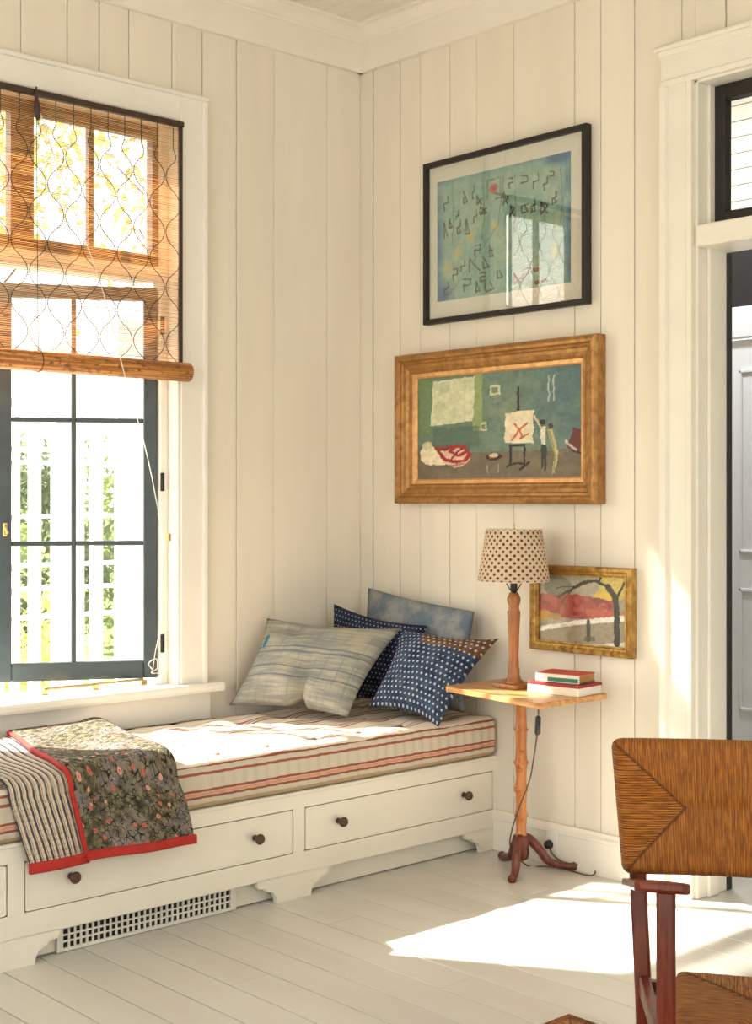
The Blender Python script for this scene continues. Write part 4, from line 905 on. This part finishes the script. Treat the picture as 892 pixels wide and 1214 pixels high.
bx('headrail', 'dkwood', sb, SX0-.012, SX1+.014, SYp-.014, SYp+.012, SZ1-.006, SZ1+.014, .002)
m = MB(); n = 20; prof = []
m.tube([(SX0-.03, -.062, 1.836), (SX0-.029, -.062, 1.836), (-.936, -.062, 1.836), (-.934, -.062, 1.836)], [.030, .036, .036, .031], n)
rl = m.build('roll', 'bamroll', sb, smooth=True)
sp = [(-.9338, -.062+r*math.cos(t), 1.836+r*math.sin(t)) for t, r in ((k*.35, .003+.0009*k) for k in range(32))]
MB().tube(sp, .0012, 4).build('roll_end_spiral', 'dkwood', rl)
for px_ in (52,):
    q = wA(px_, 440, -.10); MB().tube([(q[0], -.062+.0372*math.cos(t), 1.836+.0372*math.sin(t)) for t in np.linspace(0, 2*PI, 22)], .0018, 4, False).build('lift_cord_loop', 'thread', sb)
    MB().tube([(q[0], SYp-.006, SZ1-.02), (q[0]+.005, SYp-.006, 2.2), (q[0], SYp-.02, 1.872)], .0017, 4).build('lift_cord', 'thread', sb)
a = wA(43, 113, -.06); bpt = wA(45, 142, -.06)
MB().tube([a+np.array([0, 0, .03]), a, bpt*.35+a*.65, bpt*.6+a*.4, bpt], [.003, .004, .011, .013, .006], 8).build('pulley', 'dkwood', sb, smooth=True)
cordpts = [wA(46, 128, -.062), wA(68, 195, -.064), wA(95, 268, -.068), (wA(122, 345, -.085)), wA(150, 452, -.110), wA(171, 525, -.085), wA(184, 585, -.06), wA(193, 640, -.045), wA(192, 700, -.044), wA(191, 740, -.044), wA(184, 775, -.045), wA(181, 797, -.048)]
cordpts[-1][2] = max(cordpts[-1][2], .66)
MB().tube(spline(cordpts, 6), .0019, 5).build('pull_cord', 'cord', sb, smooth=True)
kc = cordpts[-1]
MB().tube(spline([kc+np.array([0, 0, .01]), kc+np.array([-.02, -.004, .035]), kc+np.array([.012, -.006, .05]), kc+np.array([.02, -.002, .015]), kc+np.array([-.012, -.01, .0]), kc+np.array([.025, -.01, -.004])], 6), .0022, 5).build('cord_knot', 'cord', sb, smooth=True)
# ================================================================ OUTDOORS
tag(bx('terrace', 'terrace', None, -9, 9, .32, 3.4, -.35, -.25, 0), kind='structure')
tag(bx('lawn', 'lawn', None, -40, 60, 3.4, 90, -.5, -.27, 0), kind='structure')
SC = 1.9
scr = empty('trellis_screen', (-.2, SC, -.25), 'white slatted timber screen standing on the terrace outside the window', 'screen')
for a, b in ((-30, -22), (-8, 2), (14, 21), (36, 46), (63, 97), (109, 119)):
    p, q = wA(a, 600, SC)[0], wA(b, 600, SC)[0]; bx('post', 'shutter', scr, p, q, SC-.03, SC+.03, -.25, 2.12, .004)
xa, xb = wA(-30, 600, SC)[0], wA(138, 600, SC)[0]
for y in (478, 533, 549, 612, 669, 697, 730, 790):
    zc = wA(70, y, SC)[2]; bx('rail', 'shutter', scr, xa, xb, SC-.018, SC+.018, zc-.011, zc+.011, .003)
p, q = wA(138, 600, SC)[0], wA(200, 600, SC)[0]
slots = [wA(164, y, SC) for y in (459, 602, 741)]
hh = .055; sxl, sxr = slots[0][0]-.016, slots[0][0]+.016
zs = sorted(s[2] for s in slots); segs = [-.25]+[v for z_ in zs for v in (z_-.085, z_+.085)]+[2.3]
pan = MB().box(p, sxl, SC-.02, SC+.02, -.25, 2.3).box(sxr, q, SC-.02, SC+.02, -.25, 2.3)
for i in range(0, len(segs), 2): pan.box(sxl, sxr, SC-.02, SC+.02, segs[i], segs[i+1])
pan.build('slotted_board', 'shutter', scr)
def tree(name, label, c, hgt, rad, zc, nl, m, seed, ls=.16):
    r = np.random.default_rng(seed); root = empty(name, (c[0], c[1], -.27), label, name.split('_')[-1], 'garden greenery')
    if hgt > 2.5:
        MB().tube(spline([(c[0], c[1], -.3), (c[0]+.05, c[1], hgt*.3), (c[0]-.05, c[1]+.1, hgt*.6), (c[0], c[1], hgt*.85)], 4), [.09-.0055*i for i in range(13)], 8).build('trunk', 'bark', root, smooth=True)
        for k in range(7):
            a = r.uniform(0, 6.28); z = hgt*r.uniform(.35, .7); e = np.array([math.cos(a)*rad*.7, math.sin(a)*rad*.7, hgt*.2]); s = np.array([c[0], c[1], z])
            MB().tube([s, s+e*.5+np.array([0, 0, .1]), s+e], [.022, .014, .006], 5).build('branch', 'bark', root)
    cl_ = r.normal(0, 1, (26, 3)); cl_ /= np.linalg.norm(cl_, axis=1)[:, None]; cl_ *= r.uniform(.35, 1, (26, 1))*np.array([rad, rad, (hgt-zc)]) ; cl_ += np.array([c[0], c[1], zc])
    P = cl_[r.integers(0, 26, nl)]+r.normal(0, rad*.17, (nl, 3)); P[:, 2] = np.maximum(P[:, 2], -.2)
    A = r.normal(0, 1, (nl, 3)); A /= np.linalg.norm(A, axis=1)[:, None]; B = np.cross(A, r.normal(0, 1, (nl, 3))); B /= np.linalg.norm(B, axis=1)[:, None]
    s = r.uniform(.6, 1.2, (nl, 1))*ls*.5; V = np.stack([P-A*s, P-B*s*.45, P+A*s, P+B*s*.45], 1).reshape(-1, 3)
    me = bpy.data.meshes.new('foliage'); me.from_pydata(V.tolist(), [], [(4*i, 4*i+1, 4*i+2, 4*i+3) for i in range(nl)])
    o = link('foliage', me, m, root); tag(o, kind='stuff')
def along(px_, D): p = CAM+ray(px_, 593)*D; return p[0], p[1]
tree('garden_tree', 'sparse yellow green tree seen through the right top panes of the window', along(262, 13), 6.6, 1.7, 4.9, 1500, 'leaf_y', 1, .13)
tree('garden_tree', 'fuller yellow leaved tree seen through the left top panes of the window', along(-70, 15), 7.0, 1.9, 5.2, 1800, 'leaf_y', 2, .14)
tree('garden_tree', 'tall olive green tree at the back of the garden', along(-150, 27), 9.5, 2.6, 7.4, 700, 'leaf_g', 3, .2)
tree('garden_shrub', 'dark green shrub growing behind the white screen', along(38, 11.0), 1.9, .6, .9, 2600, 'leaf_d', 4, .10)
tree('garden_shrub', 'low yellow leaved shrub behind the white screen', along(55, 8.9), .8, .5, .25, 2200, 'leaf_y', 5, .08)
tree('garden_shrub', 'grey green shrub beside the slotted white board', along(128, 14.2), 2.0, .8, .8, 2600, 'leaf_g', 6, .10)
tree('garden_shrub', 'light green shrub near the open edge of the casement', along(10, 19), 2.4, .9, .8, 2600, 'leaf_g', 8, .11)
